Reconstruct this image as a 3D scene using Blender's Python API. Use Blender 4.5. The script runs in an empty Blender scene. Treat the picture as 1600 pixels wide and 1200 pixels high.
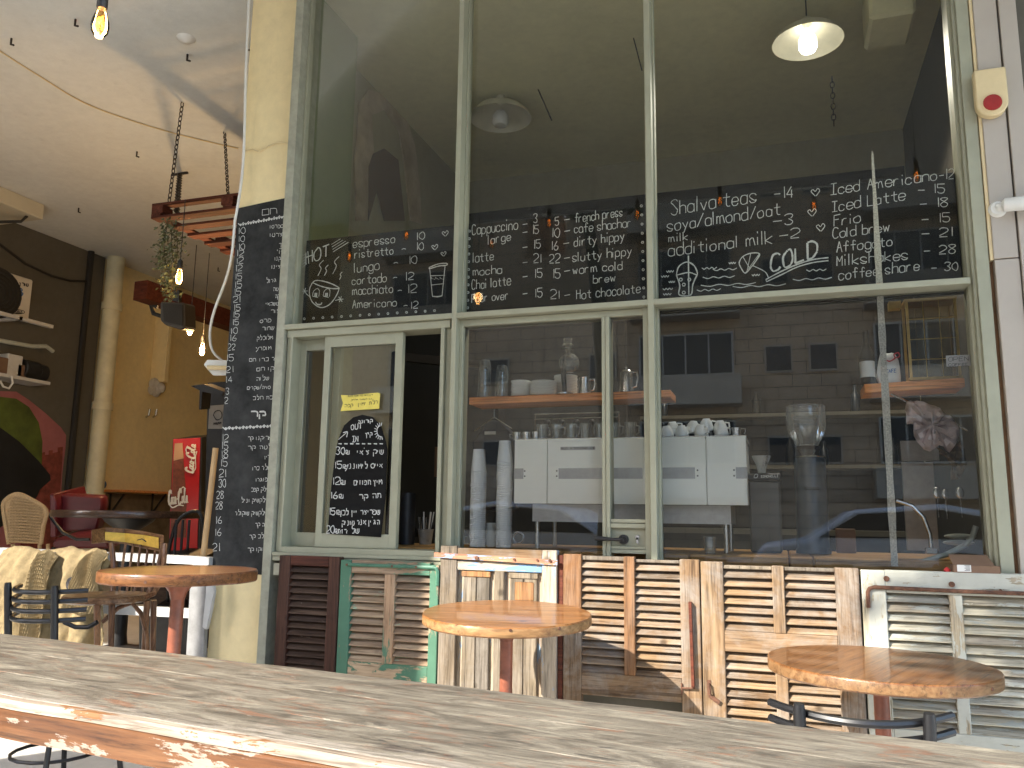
import bpy, bmesh, math, random
from mathutils import Vector, Matrix, Euler
random.seed(7)
R = math.radians
sc = bpy.context.scene
COL = sc.collection
# ------------------------------------------------------------------ camera, world, sun, exposure
CAM = Vector((0.0, -4.0, 1.12)); FPX = 1274.0
_yaw, _pit, _rol = R(18.3), R(9.2), R(0.77)
FWD = Vector((-math.sin(_yaw)*math.cos(_pit), math.cos(_yaw)*math.cos(_pit), math.sin(_pit)))
_r0 = Vector((math.cos(_yaw), math.sin(_yaw), 0)); _u0 = _r0.cross(FWD)
RGT = _r0*math.cos(_rol) + _u0*math.sin(_rol)
UPV = _u0*math.cos(_rol) - _r0*math.sin(_rol)
cd = bpy.data.cameras.new('camera'); cam = bpy.data.objects.new('camera', cd); COL.objects.link(cam)
M = Matrix.Identity(4)
for i in range(3):
    M[i][0] = RGT[i]; M[i][1] = UPV[i]; M[i][2] = -FWD[i]; M[i][3] = CAM[i]
cam.matrix_world = M
cd.sensor_fit = 'HORIZONTAL'; cd.sensor_width = 36; cd.lens = 36*FPX/1600
cd.clip_start = 0.05; cd.clip_end = 800
sc.camera = cam
SUN_A, SUN_B = 0.70, 0.80            # light travels (+a, +1, -b)
w = bpy.data.worlds.new("World"); sc.world = w; w.use_nodes = True
nt = w.node_tree; nt.nodes.clear()
sky = nt.nodes.new('ShaderNodeTexSky'); sky.sky_type = 'NISHITA'; sky.sun_disc = False
sky.sun_elevation = math.atan(SUN_B/math.hypot(1, SUN_A)); sky.sun_rotation = math.atan2(-SUN_A, -1)
bg = nt.nodes.new('ShaderNodeBackground'); bg.inputs[1].default_value = 0.15
wo = nt.nodes.new('ShaderNodeOutputWorld')
nt.links.new(sky.outputs[0], bg.inputs[0]); nt.links.new(bg.outputs[0], wo.inputs[0])
sl = bpy.data.lights.new('sun', 'SUN'); sl.energy = 2.0; sl.angle = R(0.5); sl.color = (1, .93, .82)
so = bpy.data.objects.new('sun', sl); COL.objects.link(so)
so.rotation_euler = Vector((SUN_A, 1, -SUN_B)).to_track_quat('-Z', 'Y').to_euler(); so.location = (-12, -16, 16)
sc.view_settings.view_transform = 'Standard'; sc.view_settings.look = 'None'
sc.view_settings.gamma = 1; sc.view_settings.use_curve_mapping = False
sc.view_settings.exposure = 2.68
sc.cycles.max_bounces = 8; sc.cycles.diffuse_bounces = 5; sc.cycles.glossy_bounces = 4
sc.cycles.transparent_max_bounces = 16; sc.cycles.transmission_bounces = 6
sc.cycles.sample_clamp_indirect = 4; sc.cycles.caustics_reflective = False; sc.cycles.caustics_refractive = False
sc.cycles.use_denoising = True
try: sc.cycles.denoiser = 'OPENIMAGEDENOISE'
except Exception: pass

# ------------------------------------------------------------------ points in the place seen at pixels of the survey photograph
def ray(px, py): return FWD*FPX + RGT*(px-800) + UPV*(600-py)
def on(px, py, ax, val):
    d = ray(px, py); return CAM + d*((val-CAM[ax])/d[ax])
def PY(px, py, Y): return on(px, py, 1, Y)
def PX(px, py, X): return on(px, py, 0, X)
def PZ(px, py, Z): return on(px, py, 2, Z)
def PD(px, py, d): return CAM + ray(px, py)*(d/FPX)

# ------------------------------------------------------------------ materials
def mat(name):
    m = bpy.data.materials.new(name); m.use_nodes = True
    n = m.node_tree.nodes; b = n['Principled BSDF']; return m, m.node_tree, b
class NT:
    def __init__(s, tree): s.t = tree
    def new(s, typ, **kw):
        n = s.t.nodes.new(typ)
        for k, v in kw.items(): setattr(n, k, v)
        return n
    def link(s, a, b): s.t.links.new(a, b)
    def coords(s, scale=(1, 1, 1), rnd=True, kind='Object'):
        tc = s.new('ShaderNodeTexCoord'); out = tc.outputs[kind]
        if rnd:
            oi = s.new('ShaderNodeObjectInfo'); mu = s.new('ShaderNodeVectorMath', operation='SCALE')
            cx = s.new('ShaderNodeCombineXYZ')
            for i in range(3): s.link(oi.outputs['Random'], cx.inputs[i])
            s.link(cx.outputs[0], mu.inputs[0]); mu.inputs['Scale'].default_value = 57.3
            ad = s.new('ShaderNodeVectorMath', operation='ADD'); s.link(out, ad.inputs[0]); s.link(mu.outputs[0], ad.inputs[1]); out = ad.outputs[0]
        m = s.new('ShaderNodeMapping'); m.inputs['Scale'].default_value = scale
        s.link(out, m.inputs[0]); return m.outputs[0]
    def noise(s, vec, scale, detail=4, rough=.6, dist=0):
        n = s.new('ShaderNodeTexNoise'); n.inputs['Scale'].default_value = scale; n.inputs['Detail'].default_value = detail
        n.inputs['Roughness'].default_value = rough; n.inputs['Distortion'].default_value = dist
        s.link(vec, n.inputs['Vector']); return n.outputs[0]
    def ramp(s, fac, stops):
        r = s.new('ShaderNodeValToRGB'); e = r.color_ramp.elements
        while len(e) < len(stops): e.new(.5)
        for i, (p, c) in enumerate(stops):
            e[i].position = p; e[i].color = (c, c, c, 1) if isinstance(c, (int, float)) else (*c, 1)
        s.link(fac, r.inputs[0]); return r.outputs[0]
    def mix(s, fac, a, b, mode='MIX'):
        m = s.new('ShaderNodeMix', data_type='RGBA', blend_type=mode)
        for sock, v in ((m.inputs[0], fac), (m.inputs[6], a), (m.inputs[7], b)):
            if isinstance(v, (int, float)): sock.default_value = v
            elif isinstance(v, tuple): sock.default_value = (*v, 1)
            else: s.link(v, sock)
        return m.outputs[2]
    def math(s, op, a, b=None):
        m = s.new('ShaderNodeMath', operation=op)
        for i, v in enumerate((a, b)):
            if v is None: continue
            if isinstance(v, (int, float)): m.inputs[i].default_value = v
            else: s.link(v, m.inputs[i])
        return m.outputs[0]
    def bump(s, h, b, strength=.3, dist=.002):
        n = s.new('ShaderNodeBump'); n.inputs['Strength'].default_value = strength; n.inputs['Distance'].default_value = dist
        s.link(h, n.inputs['Height']); s.link(n.outputs[0], b.inputs['Normal'])

def simple(name, col, rough=.6, metal=0, var=.12, scale=6, bump=0, spec=None, rnd=True):
    m, t, b = mat(name); n = NT(t)
    b.inputs['Roughness'].default_value = rough; b.inputs['Metallic'].default_value = metal
    if spec is not None: b.inputs['Specular IOR Level'].default_value = spec
    v = n.coords(rnd=rnd); f = n.noise(v, scale, 5, .65)
    lo = tuple(c*(1-var) for c in col); hi = tuple(min(1, c*(1+var)) for c in col)
    n.link(n.ramp(f, [(.3, lo), (.7, hi)]), b.inputs['Base Color'])
    if bump: n.bump(n.noise(v, scale*8, 4, .7), b, bump, .004)
    return m

def wood(name, cols, axis='x', rough=.7, paint=None, cover=.5, pscale=6, knots=True, gloss=0, fib=1.0, crack=.45, spec=.25, weather=0):
    """cols: dark, mid, light timber; paint: colour of what is left of a coat, cover its share"""
    m, t, b = mat(name); n = NT(t)
    st = {'x': (1.2, 14, 14), 'z': (14, 14, 1.2), 'y': (14, 1.2, 14)}[axis]
    v = n.coords(st); f = n.noise(v, 2.2, 6, .62, .8)
    st2 = {'x': (2.2, 52, 52), 'z': (52, 52, 2.2), 'y': (52, 2.2, 52)}[axis]
    v2 = n.coords(st2); g = n.noise(v2, 2.0*fib, 4, .7, .3)
    c = n.ramp(f, [(.28, cols[0]), (.5, cols[1]), (.72, cols[2])])
    gf = n.ramp(g, [(.32, .38), (.46, .88), (.56, 1.0), (.72, 1.16)])
    c = n.mix(1.0, c, gf, 'MULTIPLY')
    oi = n.new('ShaderNodeObjectInfo'); c = n.mix(1.0, c, n.ramp(oi.outputs['Random'], [(0, (.62, .64, .68)), (.3, (.92, .84, .78)), (.6, (.98, .97, .95)), (1, (1.14, 1.10, 1.02))]), 'MULTIPLY')
    v3 = n.coords((1, 1, 1))
    if weather:
        gp = n.new('ShaderNodeNewGeometry'); wn = n.noise(gp.outputs['Position'], 5.5, 6, .7, .5)
        c = n.mix(n.ramp(wn, [(.38, weather), (.58, 0)]), c, n.mix(1.0, n.ramp(g, [(.3, (.13, .115, .10)), (.6, (.30, .27, .235))]), (1, 1, 1), 'MULTIPLY'))
    if knots:
        vo = n.new('ShaderNodeTexVoronoi'); vo.inputs['Scale'].default_value = 5.5; n.link(v3, vo.inputs['Vector'])
        k = n.ramp(vo.outputs['Distance'], [(.05, 1), (.13, 0)])
        c = n.mix(n.math('MULTIPLY', k, .75), c, tuple(x*.35 for x in cols[0]))
    cr = n.noise(n.coords({'x': (1, 40, 40), 'z': (40, 40, 1), 'y': (40, 1, 40)}[axis]), 1.6, 3, .6, .5)
    crk = n.ramp(cr, [(.33, 1), (.38, 0)])
    c = n.mix(n.math('MULTIPLY', crk, crack), c, tuple(x*.25 for x in cols[0]))
    if paint:
        pst = {'x': (.7, 2.2, 2.2), 'z': (2.2, 2.2, .7), 'y': (2.2, .7, 2.2)}[axis]
        pn = n.noise(n.coords(pst), pscale, 7, .68, .4)
        pm = n.math('ADD', pn, n.math('MULTIPLY', n.math('SUBTRACT', g, .5), .22))
        th = .5 + (.5-cover)*.42
        pf = n.ramp(pm, [(th-.012, 0), (th+.012, 1)])
        pc = n.mix(n.noise(v3, 14, 4, .6), tuple(x*.8 for x in paint), tuple(min(1, x*1.15) for x in paint))
        c = n.mix(pf, c, pc)
        h = n.math('ADD', g, n.math('MULTIPLY', pf, .9))
    else: h = g
    n.link(c, b.inputs['Base Color']); b.inputs['Roughness'].default_value = rough
    b.inputs['Specular IOR Level'].default_value = spec
    if gloss:
        b.inputs['Coat Weight'].default_value = gloss; b.inputs['Coat Roughness'].default_value = .06
    n.bump(h, b, .45, .0025)
    return m

def plaster(name, col, stains=.25, bump=.25, scale=1.4):
    m, t, b = mat(name); n = NT(t); v = n.coords(rnd=False)
    f = n.noise(v, scale, 6, .7, .6); g = n.noise(v, scale*9, 5, .7)
    c = n.ramp(f, [(.3, tuple(x*(1-stains) for x in col)), (.55, col), (.75, tuple(min(1, x*(1+stains*.35)) for x in col))])
    c = n.mix(.35, c, n.ramp(g, [(.3, tuple(x*.8 for x in col)), (.7, tuple(min(1, x*1.12) for x in col))]))
    st = n.noise(n.coords((3, 3, .35), rnd=False), 2.4, 5, .7)
    c = n.mix(n.ramp(st, [(.6, 0.0), (.8, .35)]), c, tuple(x*.55 for x in col))
    n.link(c, b.inputs['Base Color']); b.inputs['Roughness'].default_value = .85; b.inputs['Specular IOR Level'].default_value = .2
    n.bump(g, b, bump, .01); return m

def emit(name, col, s):
    m, t, b = mat(name); b.inputs['Base Color'].default_value = (*col, 1)
    b.inputs['Emission Color'].default_value = (*col, 1); b.inputs['Emission Strength'].default_value = s; return m

def glass(name, refl=.055, dust=.03, tint=(.93, .95, .92), rough=0.0, fres=True):
    m = bpy.data.materials.new(name); m.use_nodes = True; t = m.node_tree; t.nodes.clear(); n = NT(t)
    o = n.new('ShaderNodeOutputMaterial'); tr = n.new('ShaderNodeBsdfTransparent'); tr.inputs[0].default_value = (*tint, 1)
    gl = n.new('ShaderNodeBsdfGlossy'); gl.inputs['Roughness'].default_value = rough; gl.inputs[0].default_value = (.95, .97, 1, 1)
    lw = n.new('ShaderNodeFresnel'); lw.inputs[0].default_value = 1.5
    f = n.math('MULTIPLY', lw.outputs[0], refl/.04)
    mx = n.new('ShaderNodeMixShader'); n.link(f, mx.inputs[0]); n.link(tr.outputs[0], mx.inputs[1]); n.link(gl.outputs[0], mx.inputs[2])
    if dust:
        df = n.new('ShaderNodeBsdfDiffuse'); df.inputs[0].default_value = (.80, .80, .76, 1) if name in ('drinking glass', 'milky plastic cup') else (.50, .47, .36, 1)
        d = n.ramp(n.noise(n.coords((1, 1, .5), rnd=True), 2.2, 9, .78, .5), [(.35, dust*.35), (.62, dust), (.8, dust*2.6)])
        m2 = n.new('ShaderNodeMixShader'); n.link(d, m2.inputs[0]); n.link(mx.outputs[0], m2.inputs[1]); n.link(df.outputs[0], m2.inputs[2]); mx = m2
    n.link(mx.outputs[0], o.inputs[0]); return m

MT = {}
MT['frame'] = simple('sage frame paint', (.31, .31, .225), .45, 0, .10, 5, .08)
MT['frame_worn'] = simple('worn sage frame paint', (.31, .31, .24), .5, 0, .22, 12, .15)
MT['cream'] = plaster('cream plaster', (.82, .68, .39), .12, .12)
MT['ceiling'] = plaster('patchy white ceiling plaster', (.67, .675, .63), .10, .35, 1.1)
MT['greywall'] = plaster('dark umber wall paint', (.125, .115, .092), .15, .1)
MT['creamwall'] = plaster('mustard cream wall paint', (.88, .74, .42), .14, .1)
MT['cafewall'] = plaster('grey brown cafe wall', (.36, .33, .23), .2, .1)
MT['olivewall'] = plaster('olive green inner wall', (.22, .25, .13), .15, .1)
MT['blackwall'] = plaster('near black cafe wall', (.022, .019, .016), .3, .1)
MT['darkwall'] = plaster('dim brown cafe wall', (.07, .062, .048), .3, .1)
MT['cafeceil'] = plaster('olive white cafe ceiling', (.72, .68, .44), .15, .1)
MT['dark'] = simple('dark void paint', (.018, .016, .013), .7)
MT['board'] = simple('chalkboard black', (.006, .006, .006), .7, 0, .5, 9, .05, .15)
MT['board2'] = simple('rubbed chalkboard grey', (.035, .036, .036), .7, 0, .5, 7, .06, .12)
MT['chalk'] = simple('white chalk', (.56, .57, .55), .95, 0, .28, 160, 0, .05)
MT['blackmetal'] = simple('black enamelled steel', (.006, .006, .007), .42, 0, .3, 20)
MT['blackpvc'] = simple('black seat vinyl', (.02, .02, .022), .42, 0, .3, 10, .1)
MT['rust'] = simple('rusty iron', (.13, .06, .035), .8, .2, .5, 40, .6)
MT['rustpipe'] = simple('red oxide painted steel pipe', (.21, .065, .035), .38, 0, .35, 14, .1)
MT['redwood'] = wood('red stained pallet wood', ((.05, .014, .009), (.10, .030, .018), (.15, .055, .032)), 'x', .7)
MT['redwoody'] = wood('red stained pallet block', ((.05, .014, .009), (.12, .034, .02), (.17, .055, .03)), 'y', .7)
MT['pine'] = wood('bare weathered pine louvre', ((.13, .078, .042), (.235, .155, .088), (.32, .23, .145)), 'x', .8, crack=.3, weather=.7)
MT['pinez'] = wood('bare weathered pine stile', ((.12, .073, .04), (.225, .148, .085), (.30, .215, .13)), 'z', .8, weather=.75)
MT['pinedk'] = wood('old brown pine rail', ((.09, .053, .027), (.18, .115, .064), (.26, .175, .105)), 'x', .8, weather=.6)
MT['orangez'] = wood('orange stripped pine stile', ((.16, .072, .026), (.28, .138, .055), (.36, .20, .095)), 'z', .7, weather=.2)
MT['brownx'] = wood('dark brown painted louvre', ((.045, .028, .020), (.075, .048, .036), (.12, .08, .06)), 'x', .55, paint=(.40, .33, .28), cover=.04, pscale=14)
MT['brownz'] = wood('dark brown painted stile', ((.030, .013, .009), (.055, .024, .017), (.085, .042, .03)), 'z', .5)
MT['redbrown'] = wood('red brown painted rail', ((.07, .02, .012), (.12, .035, .02), (.17, .06, .035)), 'x', .5)
MT['greenx'] = wood('flaking green louvre', ((.24, .17, .11), (.36, .27, .19), (.45, .36, .26)), 'x', .7, paint=(.30, .40, .28), cover=.22, pscale=9)
MT['greenz'] = wood('flaking green stile', ((.24, .17, .11), (.36, .27, .19), (.45, .36, .26)), 'z', .7, paint=(.075, .17, .112), cover=.66, pscale=4.5)
MT['greenr'] = wood('flaking green rail', ((.24, .17, .11), (.36, .27, .19), (.45, .36, .26)), 'x', .7, paint=(.075, .17, .112), cover=.52, pscale=4)
MT['greenm'] = wood('mostly bare centre stile', ((.36, .22, .13), (.48, .33, .21), (.56, .43, .30)), 'z', .7, paint=(.08, .175, .115), cover=.34, pscale=5)
MT['greeniron'] = simple('green painted iron strap', (.055, .155, .10), .5, 0, .25, 20, .2)
MT['greyz'] = wood('grey weathered plank', ((.11, .086, .06), (.19, .155, .112), (.27, .225, .17)), 'z', .85, crack=.6, weather=.4)
MT['bluex'] = wood('blue painted rail', ((.28, .22, .16), (.42, .36, .28), (.5, .44, .36)), 'x', .65, paint=(.17, .31, .50), cover=.46, pscale=5)
MT['bluez'] = wood('blue painted stile', ((.26, .21, .16), (.42, .36, .28), (.5, .44, .36)), 'z', .65, paint=(.24, .33, .44), cover=.36, pscale=5)
MT['multi'] = wood('strap with layers of paint', ((.25, .10, .06), (.42, .22, .14), (.50, .34, .2)), 'x', .6, paint=(.24, .33, .46), cover=.36, pscale=12)
MT['whitex'] = wood('flaking white louvre', ((.30, .28, .22), (.42, .39, .31), (.52, .49, .40)), 'x', .75, paint=(.42, .42, .36), cover=.36, pscale=10)
MT['whitez'] = wood('flaking white stile', ((.30, .27, .19), (.42, .38, .28), (.50, .46, .36)), 'z', .75, paint=(.44, .44, .38), cover=.62, pscale=6)
MT['whiter'] = wood('flaking white rail', ((.30, .27, .19), (.42, .38, .28), (.50, .46, .36)), 'x', .75, paint=(.44, .44, .38), cover=.70, pscale=5)
MT['backing'] = simple('brown gap lightener', (.16, .11, .07), .9, 0, .3, 10)  # for the sheet added behind the slats to lift their dark gaps
MT['honey'] = wood('varnished honey pine', ((.15, .058, .018), (.24, .108, .036), (.31, .158, .062)), 'x', .35, gloss=.35, fib=.8, crack=.8)
MT['rededge'] = wood('worn red brown tabletop edge', ((.08, .03, .010), (.16, .066, .022), (.22, .10, .04)), 'x', .5)
MT['honeyedge'] = wood('worn tabletop edge', ((.14, .065, .026), (.24, .135, .058), (.32, .20, .10)), 'x', .55, fib=.35, knots=False, crack=.2)
MT['shelf'] = wood('orange oiled shelf', ((.62, .22, .06), (.80, .33, .11), (.86, .42, .18)), 'x', .55)
MT['counter'] = wood('oiled counter timber', ((.30, .16, .06), (.48, .28, .11), (.60, .38, .17)), 'x', .5, crack=.7)
MT['whitewood'] = simple('white painted timber', (.42, .42, .41), .55, 0, .10, 8, .1)
MT['shadepost'] = simple('shaded white post', (.22, .22, .22), .7, 0, .25, 10, .2)  # white post timber, greyed in the colour to stand for its shade
MT['whitepanel'] = simple('off white steel panel', (.40, .355, .30), .38, 0, .05, 4, .05)
MT['white'] = simple('white plastic', (.70, .70, .66), .4, 0, .05, 4)
MT['oldwhite'] = simple('yellowed plastic', (.66, .53, .30), .4, 0, .08, 8)
MT['redlens'] = simple('red plastic lens', (.30, .012, .012), .2, 0, .15, 40)
MT['machine'] = simple('ivory machine panel', (.86, .87, .80), .35, 0, .04, 3)
MT['steel'] = simple('brushed steel', (.55, .55, .54), .25, 1, .1, 30)
MT['greysteel'] = simple('grey steel band', (.36, .36, .36), .4, .3, .1, 30)
MT['ceramic'] = simple('white glazed ceramic', (.80, .81, .78), .2, 0, .05, 6)
MT['cupglass'] = glass('drinking glass', .055, .19, (.88, .9, .88), .02)
MT['plastic'] = glass('milky plastic cup', .04, .42, (.80, .83, .84), .15)
MT['towercup'] = simple('stacked milky cups', (.78, .80, .80), .35, 0, .04, 30)
MT['pane'] = glass('dusty shop window glass', .040, .005, (.975, .98, .97))
MT['pane_up'] = glass('dusty upper window glass', .015, .007, (.96, .965, .94))
MT['bulbglass'] = glass('amber bulb glass', .04, .0, (1.0, .72, .36))
MT['filament'] = emit('hot filament', (1, .33, .04), 2.4)
MT['led'] = emit('cold white lamp', (1, .97, .92), 1.2)
MT['burlap'] = simple('burlap cloth', (.24, .18, .092), .95, 0, .22, 30, .8)
MT['black'] = simple('black plastic', (.015, .015, .016), .45, 0, .3, 20)
MT['ink'] = simple('faded black print', (.03, .028, .03), .9, 0, .3, 60)
MT['redprint'] = simple('red print', (.45, .03, .03), .7)
MT['colared'] = simple('glossy red fridge panel', (.42, .012, .014), .3, 0, .1, 6)
MT['brown_cola'] = simple('cola brown print', (.16, .045, .02), .4, 0, .4, 20)
MT['redvinyl'] = simple('red vinyl', (.11, .010, .014), .4, 0, .2, 12, .1)
MT['wicker'] = simple('woven rattan', (.42, .27, .13), .7, 0, .25, 90, .9)
MT['pipe'] = simple('cream painted drain pipe', (.72, .66, .44), .5, 0, .12, 5, .05)
MT['leaf'] = simple('dusty plant leaf', (.085, .105, .05), .6, 0, .35, 40)
MT['stem'] = simple('plant stem', (.07, .06, .03), .8)
MT['chain'] = simple('dark chain steel', (.05, .042, .035), .5, .5, .3, 30)
MT['yellow'] = simple('yellow paper', (.72, .60, .12), .7, 0, .08, 20)
MT['yellowpaint'] = simple('yellow paint patch', (.62, .38, .05), .5, 0, .2, 30, .2)
MT['bistro'] = wood('worn bentwood chair timber', ((.10, .045, .02), (.22, .11, .05), (.38, .22, .11)), 'x', .4, gloss=.2)
MT['bistroz'] = wood('worn bentwood chair spindle', ((.07, .03, .016), (.17, .08, .04), (.33, .18, .09)), 'z', .4, gloss=.2)
MT['card'] = simple('brown cardboard', (.17, .10, .06), .8, 0, .12, 10)
MT['cloth'] = simple('grey pink cloth', (.68, .58, .57), .95, 0, .2, 14, .4)
MT['browncloth'] = simple('tan rag', (.23, .17, .10), .95, 0, .2, 14, .4)
MT['stripmosaic'] = simple('speckled tape', (.52, .49, .41), .8, 0, .45, 130, .4)
MT['brass'] = simple('aged brass', (.50, .35, .11), .45, .2, .2, 20)
MT['amber'] = glass('dim lantern glass', .05, .12, (.6, .52, .35))
MT['darkgrey'] = simple('dark grey metal', (.07, .068, .065), .5, .2, .1, 8)
MT['grinder'] = simple('blue grey enamel', (.030, .040, .052), .35, 0, .1, 5)
MT['blue'] = simple('blue plastic', (.02, .12, .35), .5)
MT['pink'] = simple('pink mural paint', (.34, .12, .12), .8, 0, .15, 4)
MT['olive'] = simple('olive mural paint', (.075, .10, .015), .7, 0, .5, 2.5)
MT['muralblack'] = simple('black mural paint', (.008, .009, .010), .7, 0, .5, 3)
MT['brickred'] = simple('brick red mural paint', (.20, .045, .03), .8, 0, .4, 14)
MT['hose'] = simple('grey green hose', (.40, .42, .36), .5, 0, .1, 30)
MT['terr'] = plaster('pale paving concrete', (.58, .56, .52), .2, .3, 2)
MT['asphalt'] = plaster('asphalt', (.055, .053, .05), .2, .4, 5)
MT['stone'] = plaster('dressed limestone', (.50, .345, .22), .3, .3, .7)
MT['stone2'] = plaster('pale dressed limestone', (.46, .37, .28), .3, .3, .9)
MT['winglass'] = simple('dark window glass', (.022, .021, .02), .5, 0, .1, 2)
MT['carpaint'] = simple('white car paint', (.72, .72, .72), .2, 0, .02, 2)
MT['tyre'] = simple('black tyre rubber', (.02, .02, .02), .8)
MT['jacketskin'] = simple('tan mural paint', (.42, .34, .25), .8, 0, .3, 4)

# foreground table: grey worn top, paler front arris, orange varnish left on the edge
def bar_top(name, front_pale):
    m, t, b = mat(name); n = NT(t)
    f = n.noise(n.coords((1.6, 8, 8)), 2.4, 9, .72, 1.4)
    base = n.ramp(f, [(.28, (.050, .042, .033)), (.42, (.112, .095, .072)), (.54, (.195, .170, .130)), (.72, (.36, .325, .25))])
    g = n.noise(n.coords((5, 120, 120)), 2.2, 6, .75, .6)
    base = n.mix(1.0, base, n.ramp(g, [(.30, .45), (.46, .92), (.72, 1.2)]), 'MULTIPLY')
    o = n.noise(n.coords((1.5, 5, 5)), 2.8, 9, .76, 1.6)
    om = n.ramp(n.math('ADD', o, n.math('MULTIPLY', n.math('SUBTRACT', g, .5), .5)), [(.565, 0), (.63, .75)])
    base = n.mix(om, base, n.mix(f, (.13, .045, .024), (.27, .13, .07)))
    k = n.noise(n.coords((1.3, 6, 6)), 3.4, 8, .74, 1.0)
    base = n.mix(n.ramp(n.math('ADD', k, n.math('MULTIPLY', n.math('SUBTRACT', g, .5), .3)), [(.33, .85), (.41, 0)]), base, (.035, .03, .028))
    wch = n.noise(n.coords((4, 14, 14)), 4.6, 9, .78, .6)
    base = n.mix(n.ramp(wch, [(.635, 0), (.66, .8)]), base, (.40, .36, .29))
    ck = n.noise(n.coords((1.2, 60, 60)), 1.5, 4, .6, .8)
    base = n.mix(n.ramp(ck, [(.31, .9), (.34, 0)]), base, (.03, .024, .02))
    vo = n.new('ShaderNodeTexVoronoi'); vo.inputs['Scale'].default_value = 2.4; n.link(n.coords((1, 2.2, 2.2)), vo.inputs['Vector'])
    base = n.mix(n.ramp(vo.outputs['Distance'], [(.03, .8), (.10, 0)]), base, (.05, .035, .028))
    tc = n.new('ShaderNodeTexCoord'); sp = n.new('ShaderNodeSeparateXYZ'); n.link(tc.outputs['Object'], sp.inputs[0])
    # paler ragged band along the front arris
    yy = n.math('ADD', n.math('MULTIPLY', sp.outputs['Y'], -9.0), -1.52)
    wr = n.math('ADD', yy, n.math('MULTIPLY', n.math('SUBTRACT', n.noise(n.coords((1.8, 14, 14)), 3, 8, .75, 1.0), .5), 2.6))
    base = n.mix(n.ramp(wr, [(.30, 0), (.75, front_pale)]), base, n.mix(g, (.20, .165, .13), (.48, .43, .36)))
    n.link(base, b.inputs['Base Color']); b.inputs['Roughness'].default_value = .58; b.inputs['Specular IOR Level'].default_value = .35
    n.bump(n.math('ADD', n.math('ADD', g, n.math('MULTIPLY', f, .9)), n.math('MULTIPLY', ck, .6)), b, .8, .004)
    return m
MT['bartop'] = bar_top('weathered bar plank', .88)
MT['bartop2'] = bar_top('weathered rear bar plank', .0)
MT['barnose'] = wood('pale plank nosing', ((.22, .18, .14), (.36, .31, .25), (.50, .46, .39)), 'x', .6, paint=(.22, .10, .04), cover=.30, pscale=12, knots=False)
MT['baredge'] = wood('orange varnished plank edge', ((.07, .026, .010), (.125, .052, .020), (.17, .08, .034)), 'x', .35, paint=(.30, .24, .18), cover=.30, pscale=7, gloss=.25)

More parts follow.
